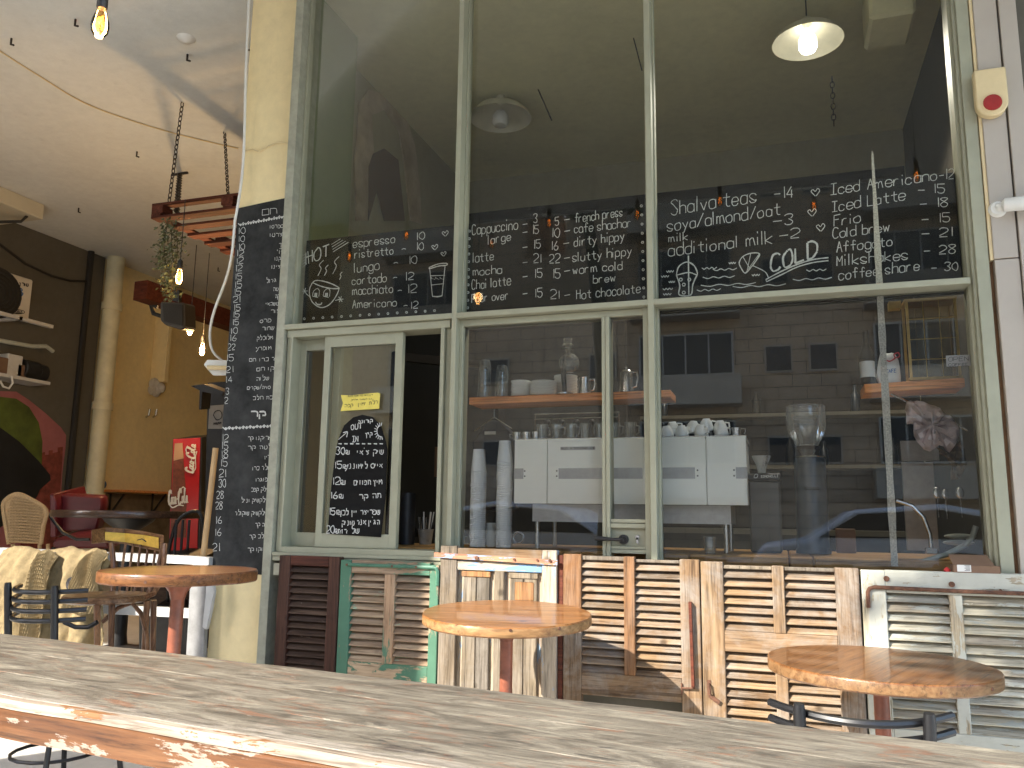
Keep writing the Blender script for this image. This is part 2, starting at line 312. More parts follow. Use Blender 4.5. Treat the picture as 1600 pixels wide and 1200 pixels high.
# ------------------------------------------------------------------ mesh helpers
class MB:
    def __init__(s): s.v = []; s.f = []
    def add(s, vs, fs):
        o = len(s.v); s.v += [tuple(p) for p in vs]; s.f += [tuple(i+o for i in f) for f in fs]; return s
    def box(s, a, b):
        x0, y0, z0 = a; x1, y1, z1 = b
        return s.add([(x0,y0,z0),(x1,y0,z0),(x1,y1,z0),(x0,y1,z0),(x0,y0,z1),(x1,y0,z1),(x1,y1,z1),(x0,y1,z1)],
                     [(0,3,2,1),(4,5,6,7),(0,1,5,4),(1,2,6,5),(2,3,7,6),(3,0,4,7)])
    def beam(s, p, q, wd, ht, up=(0, 0, 1)):
        p, q = Vector(p), Vector(q); d = (q-p).normalized(); sd = d.cross(Vector(up)).normalized()*wd/2; u = sd.cross(d).normalized()*ht/2
        vs = [c+sgn*sd+t*u for c in (p, q) for sgn, t in ((-1,-1),(1,-1),(1,1),(-1,1))]
        return s.add(vs, [(0,1,2,3),(7,6,5,4),(0,4,5,1),(1,5,6,2),(2,6,7,3),(3,7,4,0)])
    def tube(s, pts, r, n=8, closed=False):
        pts = [Vector(p) for p in pts]; N = len(pts); rr = r if isinstance(r, (list, tuple)) else [r]*N
        ref = Vector((0, 0, 1)); vs = []; prev = None
        for i, p in enumerate(pts):
            if closed: d = pts[(i+1) % N]-pts[i-1]
            else: d = pts[min(i+1, N-1)]-pts[max(i-1, 0)]
            d.normalize()
            if prev is None:
                a = d.cross(ref)
                if a.length < .1: a = d.cross(Vector((1, 0, 0)))
            else: a = prev - d*prev.dot(d)
            a.normalize(); prev = a; bb = d.cross(a)
            vs += [p+(a*math.cos(2*math.pi*k/n)+bb*math.sin(2*math.pi*k/n))*rr[i] for k in range(n)]
        fs = []
        for i in range(N if closed else N-1):
            j = (i+1) % N
            fs += [(i*n+k, i*n+(k+1) % n, j*n+(k+1) % n, j*n+k) for k in range(n)]
        if not closed: fs += [tuple(range(n-1, -1, -1)), tuple(range((N-1)*n, N*n))]
        return s.add(vs, fs)
    def lathe(s, prof, c=(0, 0, 0), n=16, cap=True):
        vs = []; fs = []
        for r, z in prof: vs += [(c[0]+r*math.cos(2*math.pi*k/n), c[1]+r*math.sin(2*math.pi*k/n), c[2]+z) for k in range(n)]
        for i in range(len(prof)-1): fs += [(i*n+k, i*n+(k+1) % n, (i+1)*n+(k+1) % n, (i+1)*n+k) for k in range(n)]
        if cap: fs += [tuple(range(n-1, -1, -1)), tuple(range((len(prof)-1)*n, len(prof)*n))]
        return s.add(vs, fs)
    def prism(s, poly, d):
        """poly: 3-D points of one face, d: extrusion vector"""
        n = len(poly); d = Vector(d); P = [Vector(p) for p in poly]
        return s.add(P+[p+d for p in P], [tuple(range(n)), tuple(range(2*n-1, n-1, -1))]+[((i+1) % n, i, n+i, n+(i+1) % n) for i in range(n)])
    def sphere(s, c, r, n=12, m=8, sc_=(1, 1, 1)):
        prof = [(max(1e-4, math.sin(math.pi*i/m)), -math.cos(math.pi*i/m)) for i in range(m+1)]
        vs = []; fs = []
        for q, z in prof: vs += [(c[0]+r*sc_[0]*q*math.cos(2*math.pi*k/n), c[1]+r*sc_[1]*q*math.sin(2*math.pi*k/n), c[2]+r*sc_[2]*z) for k in range(n)]
        for i in range(m): fs += [(i*n+k, i*n+(k+1) % n, (i+1)*n+(k+1) % n, (i+1)*n+k) for k in range(n)]
        return s.add(vs, fs)
    def mesh(s, name, m, bevel=0, smooth=False, origin=None):
        vs = s.v
        if origin is None:
            xs = list(zip(*vs)); origin = Vector(((min(xs[0])+max(xs[0]))/2, (min(xs[1])+max(xs[1]))/2, min(xs[2])))
        me = bpy.data.meshes.new(name); me.from_pydata([Vector(v)-Vector(origin) for v in vs], [], s.f)
        bm = bmesh.new(); bm.from_mesh(me)
        bmesh.ops.recalc_face_normals(bm, faces=bm.faces[:])
        if bevel: bmesh.ops.bevel(bm, geom=bm.edges[:], offset=bevel, segments=1, affect='EDGES', profile=.5)
        bm.to_mesh(me); bm.free(); me.materials.append(MT[m] if isinstance(m, str) else m)
        if smooth:
            me.polygons.foreach_set('use_smooth', [True]*len(me.polygons))
            try: me.set_sharp_from_angle(angle=R(40))
            except Exception: pass
        return me, Vector(origin)
    def build(s, name, m, parent=None, bevel=0, smooth=False, local=False):
        me, o = s.mesh(name, m, bevel, smooth, (0, 0, 0) if local == 'zero' else None)
        return put(name, me, o, parent, local)
WP = {}
def put(name, me, loc, parent=None, local=False, rot=None):
    ob = bpy.data.objects.new(name, me); COL.objects.link(ob); ob.location = loc
    if rot: ob.rotation_euler = rot
    if parent:
        ob.parent = parent
        if not local: ob.matrix_parent_inverse = Matrix.Translation(-WP[parent.name])
    WP[ob.name] = Vector(loc) if not local else Vector((0, 0, 0))
    return ob
# children of un-rotated parents keep world numbers: their own world position is what grandchildren subtract
def tag(o, label=None, cat=None, group=None, kind=None):
    if label: o['label'] = label
    if cat: o['category'] = cat
    if group: o['group'] = group
    if kind: o['kind'] = kind
    return o
def thing(name, loc, label, cat, group=None, rot=(0, 0, 0)):
    o = bpy.data.objects.new(name, None); COL.objects.link(o); o.location = loc; o.rotation_euler = rot; o.empty_display_size = .1
    WP[o.name] = Vector(loc); return tag(o, label, cat, group)
def struct(o): o['kind'] = 'structure'; return o
def copy_tree(o, loc=None, rot=None, label=None, parent=None):
    c = o.copy(); COL.objects.link(c)
    if parent: c.parent = parent
    if loc is not None: c.location = loc
    if rot is not None: c.rotation_euler = rot
    if label: c['label'] = label
    for ch in o.children: copy_tree(ch, parent=c)
    return c
def B(a, b): return MB().box(a, b)

# ------------------------------------------------------------------ handwriting
GL = {
'a':'5546261513224253 5652','b':'1912 1526465553422213','c':'55462615132242 4253','d':'5546261513224253 5952','e':'14545546261513224253','f':'58493832 1656',
'g':'5546261513224253 5651402011','h':'1912 1526465552','i':'2622 2829','j':'36312010 3839','k':'1912 5614 1452','l':'2922','m':'1612 152635 3532 354656 5662',
'n':'1612 1526465552','o':'3615132242535546 4636','p':'1610 1526465553422213','q':'5546261513224253 5650','r':'1612 142646','s':'554626152443534222 2213','t':'38334252 1656',
'u':'1613224254 5652','v':'1632 3256','w':'1622 2235 3542 4256','x':'1652 5612','y':'1633 5620 2010','z':'1656 5612 1252',
'H':'1912 5952 1656','O':'391714224254574939','T':'1959 3932','C':'584929171422 224253','L':'1912 1252','D':'1912 19395754 543212','A':'1239 3952 2545','S':'58492918274554422213',
'I':'1959 3932 1252','F':'1912 1959 1646','M':'1219 1935 3559 5952','P':'1219 19495856 564515','U':'1913224253 5359','N':'1219 1952 5259','E':'1912 1959 1646 1252','R':'1219 19495856 5615 3552','G':'5849291714224253 5355 5535','K':'1219 5914 3652','B':'1219 19495836 3615 36534212',
'0':'391714324254574939','1':'3932','2':'182949585613 1252','3':'1829495846 36 36544222 2213','4':'4914 1454 4742','5':'5919 1916 164654422213','6':'49261422425445 4525','7':'1959 5932','8':'361829495836 361422425436','9':'5537182949 5853 3253',
'/':'1259','-':'1555','~':'14254554','.':'2232','!':'3935 3332',"'":'2829','_':'1252',
'א':'1652 5634 1413','ב':'1646554212 4252','ג':'163642 3512','ד':'1646 5544 4442','ה':'16465552 2422','ו':'2622','ז':'1636 2622','ח':'1612 16465552','ט':'2613224254 5446','י':'2624',
'כ':'1646544212','ל':'29265642 4222','מ':'1612 1634465552','ם':'1612 1656 5652 5212','נ':'263632 3212','ן':'2620','ס':'36151332535546 4636','ע':'1634 564310','פ':'1425 1636555342 4212','צ':'1634 5635 354322','ץ':'1634 563530',
'ק':'164655534333 1410','ר':'16465552','ש':'1613224254 5456 3633','ת':'16465552 2623 2312','₪':'1216 163633 2422 2252 5256','ך':'165654 5450','ף':'2536465550'}
def smooth(pts, k=3):
    if len(pts) < 3: return pts
    out = []
    for i in range(len(pts)-1):
        p0, p1, p2, p3 = pts[max(i-1, 0)], pts[i], pts[i+1], pts[min(i+2, len(pts)-1)]
        for j in range(k):
            t = j/k
            out.append(tuple(.5*((2*p1[a])+(-p0[a]+p2[a])*t+(2*p0[a]-5*p1[a]+4*p2[a]-p3[a])*t*t+(-p0[a]+3*p1[a]-3*p2[a]+p3[a])*t**3) for a in (0, 1)))
    out.append(pts[-1]); return out
class Ink:
    """strokes drawn on a vertical board: crop pixels of a survey detail -> the board's plane"""
    def __init__(s, plane, crop=None, wd=.0035, ax=1):
        s.pl, s.cr, s.wd, s.ax, s.mb = plane, crop, wd, ax, MB()
    def pt(s, x, y):
        cx, cy, k = s.cr; return on(cx+x/k, cy+y/k, s.ax, s.pl)
    def ribbon(s, P, wd=None):
        wd = (wd or s.wd)/2; n = len(P)
        if n < 2: return
        N = Vector((0, -1, 0)) if s.ax == 1 else Vector((1, 0, 0))
        vs = []
        for i in range(n):
            d = P[min(i+1, n-1)]-P[max(i-1, 0)]
            if d.length < 1e-7: d = Vector((1, 0, 0))
            q = d.normalized().cross(N)*wd*random.uniform(.75, 1.25); vs += [P[i]+q, P[i]-q]
        s.mb.add(vs, [(2*i, 2*i+1, 2*i+3, 2*i+2) for i in range(n-1)])
    def line(s, pts, wd=None, sm=True):
        s.ribbon([s.pt(*p) for p in (smooth(pts, 4) if sm else pts)], wd)
    def text(s, txt, p0, p1, h, wd=None, rtl=False):
        """p0, p1: ends of the baseline in crop pixels; h: height of a capital in crop pixels"""
        if rtl: txt = txt[::-1]
        A, Bp = s.pt(*p0), s.pt(*p1); up = s.pt(p0[0], p0[1]-h)-A
        ux = Bp-A; wds = [{' ': 3.6, 'm': 6.6, 'w': 5.6, 'i': 2.6, 'l': 2.6, '1': 2.6, '.': 2.4, "'": 2.4, 'ו': 3.0, 'י': 3.2, 'ן': 3, 'I': 5}.get(c, 5.4) for c in txt]
        tot = sum(wds)-1.0; ux = ux/tot; x = 0
        for c, wc in zip(txt, wds):
            g = GL.get(c)
            if g:
                jx, jy, js = random.uniform(-.2, .2), random.uniform(-.35, .35), random.uniform(.92, 1.08)
                off = -1 if wc > 3.4 else -1.8
                for st in g.split():
                    pts = [(int(st[i]), int(st[i+1])) for i in range(0, len(st)-1, 2)]
                    if len(pts) == 1: continue
                    pts = [(a+random.uniform(-.12, .12), b_+random.uniform(-.12, .12)) for a, b_ in pts]
                    s.ribbon([A+ux*(x+(a+off)*js+jx)+up*((b_-2)*js/7+jy/14) for a, b_ in smooth(pts, 3)], wd)
            x += wc
    def dot(s, x, y, r):
        s.line([(x+r*math.cos(t), y+r*math.sin(t)) for t in [i*1.05 for i in range(7)]], s.wd*1.3, False)
    def done(s, name, m, parent): return s.mb.build(name, m, parent)

# ================================================================== THE SETTING
H = 4.6          # ceiling height
WX = -8.84       # left wall of the terrace
struct(B((-60, -60, -.30), (60, 60, -.10)).build('ground', 'terr'))
struct(B((-60, -15.5, -.098), (60, -7.6, -.094)).build('road', 'asphalt'))
kb = MB(); kb.box((-60, -7.6, -.12), (60, -7.42, .03)); struct(kb.build('kerb', 'stone2'))
struct(B((-8.84, .25, -.10), (-3.2, 8.9, .16)).build('terrace_floor', 'terr'))
struct(B((-9.1, -4.6, H), (6, .1, H+.3)).build('ceiling', 'ceiling'))
struct(B((-9.1, .1, H), (-3.12, 10, H+.3)).build('terrace_ceiling', 'ceiling'))
# walls of the terrace
y_pipe = PX(150, 560, WX)[1]
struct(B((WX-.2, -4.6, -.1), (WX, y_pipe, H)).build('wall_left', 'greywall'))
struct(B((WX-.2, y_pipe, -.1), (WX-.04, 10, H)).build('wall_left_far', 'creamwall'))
struct(B((WX-.04, 9.9, -.1), (-3.1, 10.1, H)).build('wall_back', 'creamwall'))
struct(B((-3.187, .1, -.1), (-2.784, .22, H)).build('column', 'cream', bevel=.006))
# inside of the cafe
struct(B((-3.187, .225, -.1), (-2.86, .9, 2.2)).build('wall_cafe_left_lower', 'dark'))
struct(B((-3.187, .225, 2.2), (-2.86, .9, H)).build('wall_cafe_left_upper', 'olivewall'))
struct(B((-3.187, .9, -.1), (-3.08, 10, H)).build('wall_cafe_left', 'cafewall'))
pt = thing('dark_backdrop', (-2.3, 2.3, 0), 'black partition added to darken the inside behind the open hatch', 'backdrop'); B((-3.07, 2.3, 0), (-1.2, 2.36, 2.75)).build('panel', 'dark', pt); B((-1.2, 2.29, 0), (-1.14, 2.37, 2.78)).build('end_post', 'blackwall', pt)  # added black panel stands in for the dim depth of the room
struct(B((-3.08, 3.6, -.1), (3.2, 3.75, H)).build('wall_cafe_back', 'cafewall'))
struct(B((1.15, .5, -.1), (1.3, 3.6, H)).build('wall_cafe_right', 'darkwall'))
struct(B((-3.1, .1, H), (3.2, 3.6, H+.12)).build('ceiling_cafe', 'cafeceil'))
struct(B((-3.08, .3, -.1), (1.15, 3.6, 0)).build('floor_cafe', 'cafewall'))
struct(B((-2.80, .10, -.1), (.93, .22, .80)).build('wall_below_window', 'greywall'))
struct(B((.935, .12, -.1), (6, .6, H)).build('wall_right', 'greywall'))
# pillar added out of view to the left, sized to shade the left shutters
t = thing('shade_pillar', (-5.5, -4.35, -.1), 'broad plastered pillar added out of view to shade the left shutters', 'pillar')
B((-6.1, -4.6, -.1), (-4.95, -4.1, H)).build('shaft', 'cream', t); B((-6.16, -4.66, -.1), (-4.89, -4.04, .15)).build('plinth', 'stone2', t)
t = thing('shade_tree', (-2.35, -7.2, -.1), 'added leafy tree whose unseen crown is placed to shade the right end of the shutters', 'tree')  # unseen tree added as a sun blocker for the right end
MB().tube([(-2.35, -7.2, -.1), (-2.3, -7.22, 2.2), (-2.45, -7.2, 4.2), (-2.7, -7.2, 6.2)], [.16, .13, .11, .07], 12).build('trunk', 'stem', t, smooth=True)
random.seed(31); cr_ = MB()
for i_ in range(9000):
    while True:
        u_, v_, w_ = (random.uniform(-1, 1) for _ in range(3))
        if u_**4+v_**4+w_**4 < 1: break
    c_ = Vector((-2.75+1.78*u_, -7.2+.8*v_, 7.15+1.5*w_)); n_ = Vector((random.gauss(0, 1), random.gauss(0, 1), random.gauss(0, 1))).normalized(); u2 = n_.orthogonal().normalized()*random.uniform(.05, .09); v2 = n_.cross(u2)*.6
    cr_.add([c_-u2, c_+v2, c_+u2, c_-v2], [(0, 1, 2, 3)])
cr_.build('crown', 'leaf', t)['kind'] = 'stuff'
# ------------------------------------------------------------------ the building across the street (it shows in the glass)
bd = thing('apartment_building', (-6, -30, -.1), 'stone faced apartment building across the street, mirrored in the shop glass', 'building')
YB = -24.0
wl = MB()
wl.box((-34, -34, -.1), (-19.5, YB, 7.5)); wl.box((-19.5, -34, -.1), (-8.9, YB, 14.5)); wl.box((-8.9, -34, -.1), (-7.3, YB, 10.7)); wl.box((-7.3, -34, -.1), (8, YB, 15.5)); wl.box((8, -34, -.1), (26, YB, 7.5))
wl.build('wall', 'stone', bd)
co = MB()
for z in [i*.42 for i in range(1, 36)]:
    co.box((-34 if z < 7.4 else -19.5, YB, z), (26 if z < 7.4 else 8, YB+.012, z+.02)) if z < 11.4 else None
for r_ in range(27):
    for c_ in range(-22, 9):
        co.box((c_*.9+(r_ % 2)*.45, YB, r_*.42+.02), (c_*.9+(r_ % 2)*.45+.018, YB+.011, r_*.42+.42)) if (r_ < 16 or c_ > -21) else None
co.build('course_joint', simple('stone joint', (.17, .115, .08), .9), bd)['kind'] = 'stuff'
for fl in range(4):
    z = 2.9+fl*3.05
    if fl > 3: break
    for i, (x0, wd_, kind) in enumerate([(-30, 2.6, 1), (-25.5, .9, 0), (-22, 2.8, 1), (-17.2, .9, 0), (-14.3, 3.0, 1), (-10.4, 1.0, 0), (-6.4, 1.0, 0), (-4.6, 3.2, 1), (-.4, .9, 0), (1.0, .9, 0), (3.0, 3.1, 1), (7.2, 1.0, 0), (9.6, 3, 1), (14, 1, 0), (17, 3, 1)]):
        if fl > 1 and (x0 < -19.5 or x0 > 7 or -9 > x0 > -11): continue
        hh = 1.5 if kind else .95
        fr = MB(); fr.box((x0, YB+.02, z), (x0+wd_, YB+.10, z+hh)); fo = fr.build('window', 'whitepanel' if kind else 'stone2', bd)
        nb = 4 if kind else 1
        for k in range(nb):
            a = x0+.06+(wd_-.06)/nb*k
            B((a, YB+.10, z+.07), (a+(wd_-.06)/nb-.06, YB+.112, z+hh-.07)).build('pane', 'winglass', fo)
        if kind:
            B((x0-.25, YB, z-1.1), (x0+wd_+.25, YB+1.0, z-.12)).build('balcony', 'stone2', bd)
# parked cars on the street
def car(x, y, label, rz=0):
    t = thing('parked_car', (x, y, -.094), label, 'car', 'cars parked along the kerb', (0, 0, rz))
    prof = [(-2.05,.30),(-2.1,.62),(-1.95,.86),(-1.35,.95),(-.75,1.36),(.35,1.45),(1.15,1.30),(1.75,.98),(2.08,.92),(2.12,.45),(2.0,.28)]
    body = MB(); body.prism([(a, -.86, b_) for a, b_ in prof], (0, 1.72, 0)); body.build('body', 'carpaint', t, bevel=.05, smooth=True, local=True)
    for sy in (-1, 1):
        g = MB().prism([(a, sy*.862, b_) for a, b_ in [(-1.2,.98),(-.68,1.30),(.30,1.37),(.95,1.26),(1.3,1.0)]], (0, sy*.01, 0)); g.build('side_window', 'winglass', t, local=True)
        for xx in (-1.32, 1.32):
            wh = MB().tube([(xx, sy*.70, .30), (xx, sy*.89, .30)], .31, 20); wo_ = wh.build('wheel', 'tyre', t, local=True)
            MB().tube([(xx, sy*.885, .30), (xx, sy*.90, .30)], .19, 12).build('rim', 'steel', t, local=True)
    B((-2.11, -.75, .60), (-2.0, -.45, .74)).build('headlight', 'steel', t, local=True); B((-2.11, .45, .60), (-2.0, .75, .74)).build('headlight', 'steel', t, local=True)
    return t
car(1.65, -8.75, 'white hatchback parked at the kerb, mirrored below the right window')
car(-3.9, -8.80, 'white hatchback parked further left, mirrored behind the coffee machine', math.pi)

# ================================================================== SHOPFRONT
GY = .11      # glass plane
sf = thing('glazed_shopfront', (-.93, .05, .86), 'sage green metal shopfront with six panes, sliding hatch and small door lock', 'shopfront')
def fr(name, x0, x1, y0, y1, z0, z1, m='frame', bev=.0015, par=None):
    return B((x0, y0, z0), (x1, y1, z1)).build(name, m, par or sf, bevel=bev)
TOP = H-.01; RB, RT = 2.178, 2.207
fr('post', -2.782, -2.728, 0, .20, -.1, TOP, 'frame_worn')
fr('bead', -2.728, -2.712, .070, .125, RT, TOP)
for nm, a, b_ in (('mullion', -1.674, -1.646), ('mullion', -.609, -.579)):
    fr(nm, a, b_, 0, .155, .80, TOP)
    fr('bead', a-.012, a, .06, .13, RT, TOP); fr('bead', b_, b_+.008, .07, .13, RT, TOP)
fr('post', .866, .918, 0, .18, .80, TOP)
fr('bead', .852, .866, .02, .16, .80, TOP); fr('bead', .838, .852, .05, .16, .80, TOP)
for a, b_ in ((-2.728, -1.674), (-1.646, -.609), (-.579, .838)):
    fr('rail', a, b_, -.002, .155, RB, RT)
SILL = .90
# upper panes
for a, b_ in ((-2.712, -1.686), (-1.638, -.621), (-.571, .838)):
    B((a, GY-.003, RT), (b_, GY+.003, TOP)).build('upper_pane', 'pane_up', sf)
# right lower pane, fixed straight into the frame
B((-.579, GY-.003, .80), (.838, GY+.003, RB)).build('pane', 'pane', sf)
fr('bead', -.579, -.566, .07, .13, .80, RB)
# middle lower bay: frame, pane, narrow light with lock panel
fr('sash_frame', -1.646, -1.625, .05, .14, .80, RB); fr('sash_frame', -.640, -.609, .035, .14, .80, RB)
fr('sash_frame', -1.625, -.640, .05, .14, RB-.036, RB-.002)
xa, xb = PY(941, 700, .05)[0], PY(953.5, 700, .05)[0]
fr('mullion', xa, xa+(xb-xa)*.45, .045, .14, .80, RB-.036); fr('mullion', xa+(xb-xa)*.5, xb, .04, .14, .80, RB-.036)
B((-1.625, GY-.03, .80), (xa, GY-.024, RB-.036)).build('pane', 'pane', sf)
xc = -.640
zl = [PY(980, y, .05)[2] for y in (811, 818, 825, 854, 858, 865)]
B((xb, GY-.03, zl[0]), (xc, GY-.024, RB-.036)).build('pane', 'pane', sf)
fr('lock_rail', xb, xc, .05, .13, zl[1]+.003, zl[0]); fr('lock_rail', xb, xc, .047, .13, zl[2], zl[1])
lp = B((xb, .075, zl[3]), (xc, .10, zl[2])).build('lock_panel', 'frame', sf)
fr('lock_rail', xb, xc, .05, .13, zl[4], zl[3]); fr('lock_rail', xb, xc, .055, .13, zl[5], zl[4]-.002)
hp = PY(974, 843, .06)
h_ = MB(); h_.tube([(hp[0], .075, hp[2]), (hp[0], .055, hp[2])], .024, 20); h_.tube([(hp[0], .058, hp[2]), (hp[0], .015, hp[2])], .011, 12)
h_.tube([(hp[0], .018, hp[2]), (hp[0]-.05, .014, hp[2]+.001), (hp[0]-.095, .012, hp[2]+.003), (hp[0]-.128, .012, hp[2]+.004)], [.010, .0075, .011, .012], 12)
h_.build('lever_handle', 'black', lp, smooth=True)
kp = PY(996, 843, .07); k_ = MB(); k_.tube([(kp[0], .075, kp[2]+.010), (kp[0], .064, kp[2]+.010)], .011, 14); k_.box((kp[0]-.006, .064, kp[2]-.018), (kp[0]+.006, .075, kp[2]+.010)); k_.build('key_cylinder', 'steel', lp)
# left lower bay: sliding hatch
hx0, hx1 = -2.690, -1.746+.012
fr('hatch_frame', hx0-.03, hx0-.004, .03, .16, .905, RB-.03); fr('hatch_frame', hx0, hx0+.014, .015, .16, .905, RB-.045)
fr('hatch_frame', hx0-.03, -1.690, .02, .16, RB-.045, RB-.002)
fr('hatch_frame', hx1-.010, hx1+.012, .02, .16, .905, RB-.045); fr('hatch_frame', hx1+.014, -1.674, .045, .14, .87, RB-.045)
fr('hatch_sill', hx0-.03, -1.70, -.005, .16, .885, .905); fr('hatch_sill', hx0-.03, -1.70, .004, .16, .858, .882)
fr('hatch_sill', hx0+.014, hx1-.010, .012, .16, .905, .935)
def sash(x0, x1, y, label):
    st = .052; z0, z1 = .937, RB-.046
    f_ = MB(); f_.box((x0, y, z0), (x0+st*.75, y+.035, z1)); f_.box((x1-st*.85, y, z0), (x1, y+.035, z1))
    f_.box((x0+st*.75, y, z0), (x1-st*.85, y+.035, z0+.075)); f_.box((x0+st*.75, y, z1-.065), (x1-st*.85, y+.035, z1))
    so_ = f_.build('sliding_sash', 'frame', sf, bevel=.0012)
    B((x0+st*.75, y+.014, z0+.075), (x1-st*.85, y+.020, z1-.065)).build('pane', 'pane', so_)
    return so_
xs = [PY(x, 700, .05)[0] for x in (457, 502, 625)]
sash(PY(462, 700, .11)[0], PY(512, 700, .11)[0]+.06, .105, '')
sash(PY(500, 700, .05)[0], PY(622, 700, .05)[0]+.008, .045, '')

# ------------------------------------------------------------------ black boards behind the glass
BY = .135
def board(x0, x1, z0, z1, label, y=BY, m='board', nm='chalk_menu_board'):
    o = B((x0, y, z0), (x1, y+.02, z1)).build(nm, m, bevel=.001); tag(o, label, 'chalkboard'); return o
Z0b, Z1b = RB-.01, PY(735, 349, BY)[2]
grp = None
b1 = board(-2.70, -1.688, Z0b, Z1b, 'black chalk menu board headed HOT with a smiling cup, in the left window')
b2 = board(-1.640, -.623, Z0b, Z1b, 'black chalk menu board listing cappuccino to hot chocolate, in the middle window')
b3 = board(-.572, .836, Z0b, Z1b, 'long black chalk menu board headed COLD, in the right window')
IY = BY-.0015
K = Ink(IY, (460, 340, 5.714), .0038)
T_ = K.text
T_('HOT', (100, 418), (320, 330), 100, .007); K.line([(120, 300), (128, 410)], .006, False)
for k in range(4): K.line([(330+k*5, 240+k*22), (410+k*24, 190+k*10)], .003)
for k in range(5): K.line([(60+k*2, 350+k*24), (98+k*3, 325+k*22)], .003)
T_('espresso', (525, 270), (900, 222), 78); T_('ristretto', (537, 365), (885, 325), 78); T_('lungo', (535, 492), (760, 460), 85)
T_('cortado', (515, 600), (825, 572), 78); T_('macchiato', (518, 692), (880, 668), 78); T_('Americano', (518, 810), (915, 788), 72)
T_('10', (1085, 200), (1165, 190), 62); T_('10', (1085, 292), (1160, 284), 68); T_('10', (1015, 415), (1100, 405), 68)
T_('12', (985, 560), (1070, 552), 68); T_('12', (1005, 675), (1095, 668), 72); T_('12', (1035, 815), (1105, 808), 62)
for x, y in ((960, 285), (885, 410), (880, 540), (925, 655), (975, 790)): T_('~', (x, y+12), (x+40, y+8), 40)
def heart(x, y, s_): K.line([(x, y+s_), (x-s_, y-.1*s_), (x-.5*s_, y-.6*s_), (x, y-.1*s_), (x+.6*s_, y-.9*s_), (x+1.1*s_, y-.3*s_), (x+.2*s_, y+s_)])
heart(1345, 140, 26); heart(1252, 262, 26); heart(1330, 322, 22)
cup = [(162, 580), (190, 562), (250, 566), (330, 590), (398, 626), (375, 634), (310, 630), (230, 610), (162, 580)]
K.line(cup, .006); K.line([(160, 582), (135, 640), (140, 710), (170, 765), (235, 803), (300, 785), (350, 735), (385, 675), (400, 630)], .006)
for ex in (190, 285):
    K.line([(ex-28, 700), (ex-20, 660), (ex+10, 634), (ex+32, 650), (ex+28, 705)]); K.line([(ex-28, 702), (ex+20, 712)])
    for q in range(4): K.line([(ex-12+q*7, 705), (ex-6+q*6, 672)], .004)
K.line([(188, 755), (205, 775), (235, 775), (245, 758)], .007)
K.line([(135, 705), (105, 680)]); K.line([(365, 740), (400, 732)])
for c0 in ((92, 655), (412, 728)):
    for q in range(6): K.line([c0, (c0[0]+26*math.cos(q), c0[1]+28*math.sin(q))], .004)
for xx, yy, hh in ((230, 450, 70), (282, 470, 48), (365, 425, 78), (412, 520, 35)):
    K.line([(xx+hh*.45, yy-hh), (xx-hh*.1, yy-hh*.4), (xx+hh*.12, yy+hh*.1), (xx-hh*.3, yy+hh)], .0045)
K.line([(1205, 445), (1280, 415), (1355, 408), (1358, 425), (1290, 432), (1210, 455), (1205, 445)], .006); K.line([(1208, 455), (1232, 702)]); K.line([(1345, 430), (1318, 700)])
K.line([(1232, 702), (1275, 706), (1318, 698)], .006); K.line([(1212, 520), (1345, 515)]); K.line([(1222, 602), (1335, 590)])
for q in range(9): K.line([(1222+q*13, 530+(q % 3)*12), (1226+q*13, 548)], .003)
for k in range(15): K.dot(88+k*83, 903-k*5.2, 9)
K.done('chalk_writing', 'chalk', b1)
K = Ink(IY, (720, 280, 5.333), .0038); T_ = K.text
T_('Cappuccino', (95, 465), (475, 415), 85); T_('large', (228, 545), (420, 505), 75); T_('latte', (100, 695), (275, 672), 80); T_('mocha', (100, 805), (345, 782), 70)
T_('Chai latte', (92, 920), (418, 880), 80); T_('Pour over', (92, 1028), (400, 1000), 72)
for tx, x, y, x2 in (('3', 605, 362, 640), ('15', 595, 455, 655), ('15', 605, 578, 668), ('21', 605, 698, 672), ('15', 612, 820, 680), ('15', 615, 985, 680),
                     ('5', 785, 385, 820), ('10', 755, 485, 825), ('16', 755, 590, 815), ('22', 740, 700, 828), ('15', 762, 825, 830), ('21', 748, 1000, 825)):
    T_(tx, (x, y), (x2, y-5), 72)
for y in (378, 445, 570, 697, 815, 957): K.line([(515, y), (555, y-6)], .004)
for x, y in ((860, 340), (862, 435), (855, 538), (860, 660), (862, 768), (862, 970)): K.line([(x, y), (x+48, y-8)], .004)
T_('french press', (950, 365), (1350, 305), 75); T_('cafe shachor', (945, 450), (1425, 395), 75); T_('dirty hippy', (945, 560), (1365, 508), 78)
T_('slutty hippy', (930, 690), (1425, 630), 78); T_('warm cold', (935, 790), (1350, 752), 72); T_('brew', (1105, 868), (1290, 850), 68); T_('Hot chocolate', (965, 1000), (1500, 945), 80)
for k in range(11): K.dot(72-k*1.6, 432+k*64, 9)
for k in range(11): K.dot(1506+k*2, 222+k*76, 9)
K.done('chalk_writing', 'chalk', b2)
K = Ink(IY, (1020, 240, 3.2), .0038); T_ = K.text
T_('Shalva teas', (92, 310), (520, 240), 72); T_('-14', (605, 225), (705, 218), 55); T_('soya/almond/oat', (72, 390), (640, 305), 62); T_('-3', (600, 362), (705, 352), 52)
T_('milk', (80, 442), (178, 432), 42); T_('additional milk', (78, 512), (600, 448), 62); T_('-2', (630, 432), (735, 420), 48)
for x, y in ((812, 192), (795, 293), (838, 368)): heart(x, y, 20)
T_('Iced Americano', (890, 205), (1425, 132), 55); T_('-12', (1430, 132), (1505, 124), 48)
T_('Iced Latte', (895, 292), (1265, 230), 55); T_('- 15', (1325, 200), (1462, 195), 42); T_('Frio', (905, 365), (1040, 340), 52); T_('- 18', (1335, 272), (1480, 262), 44)
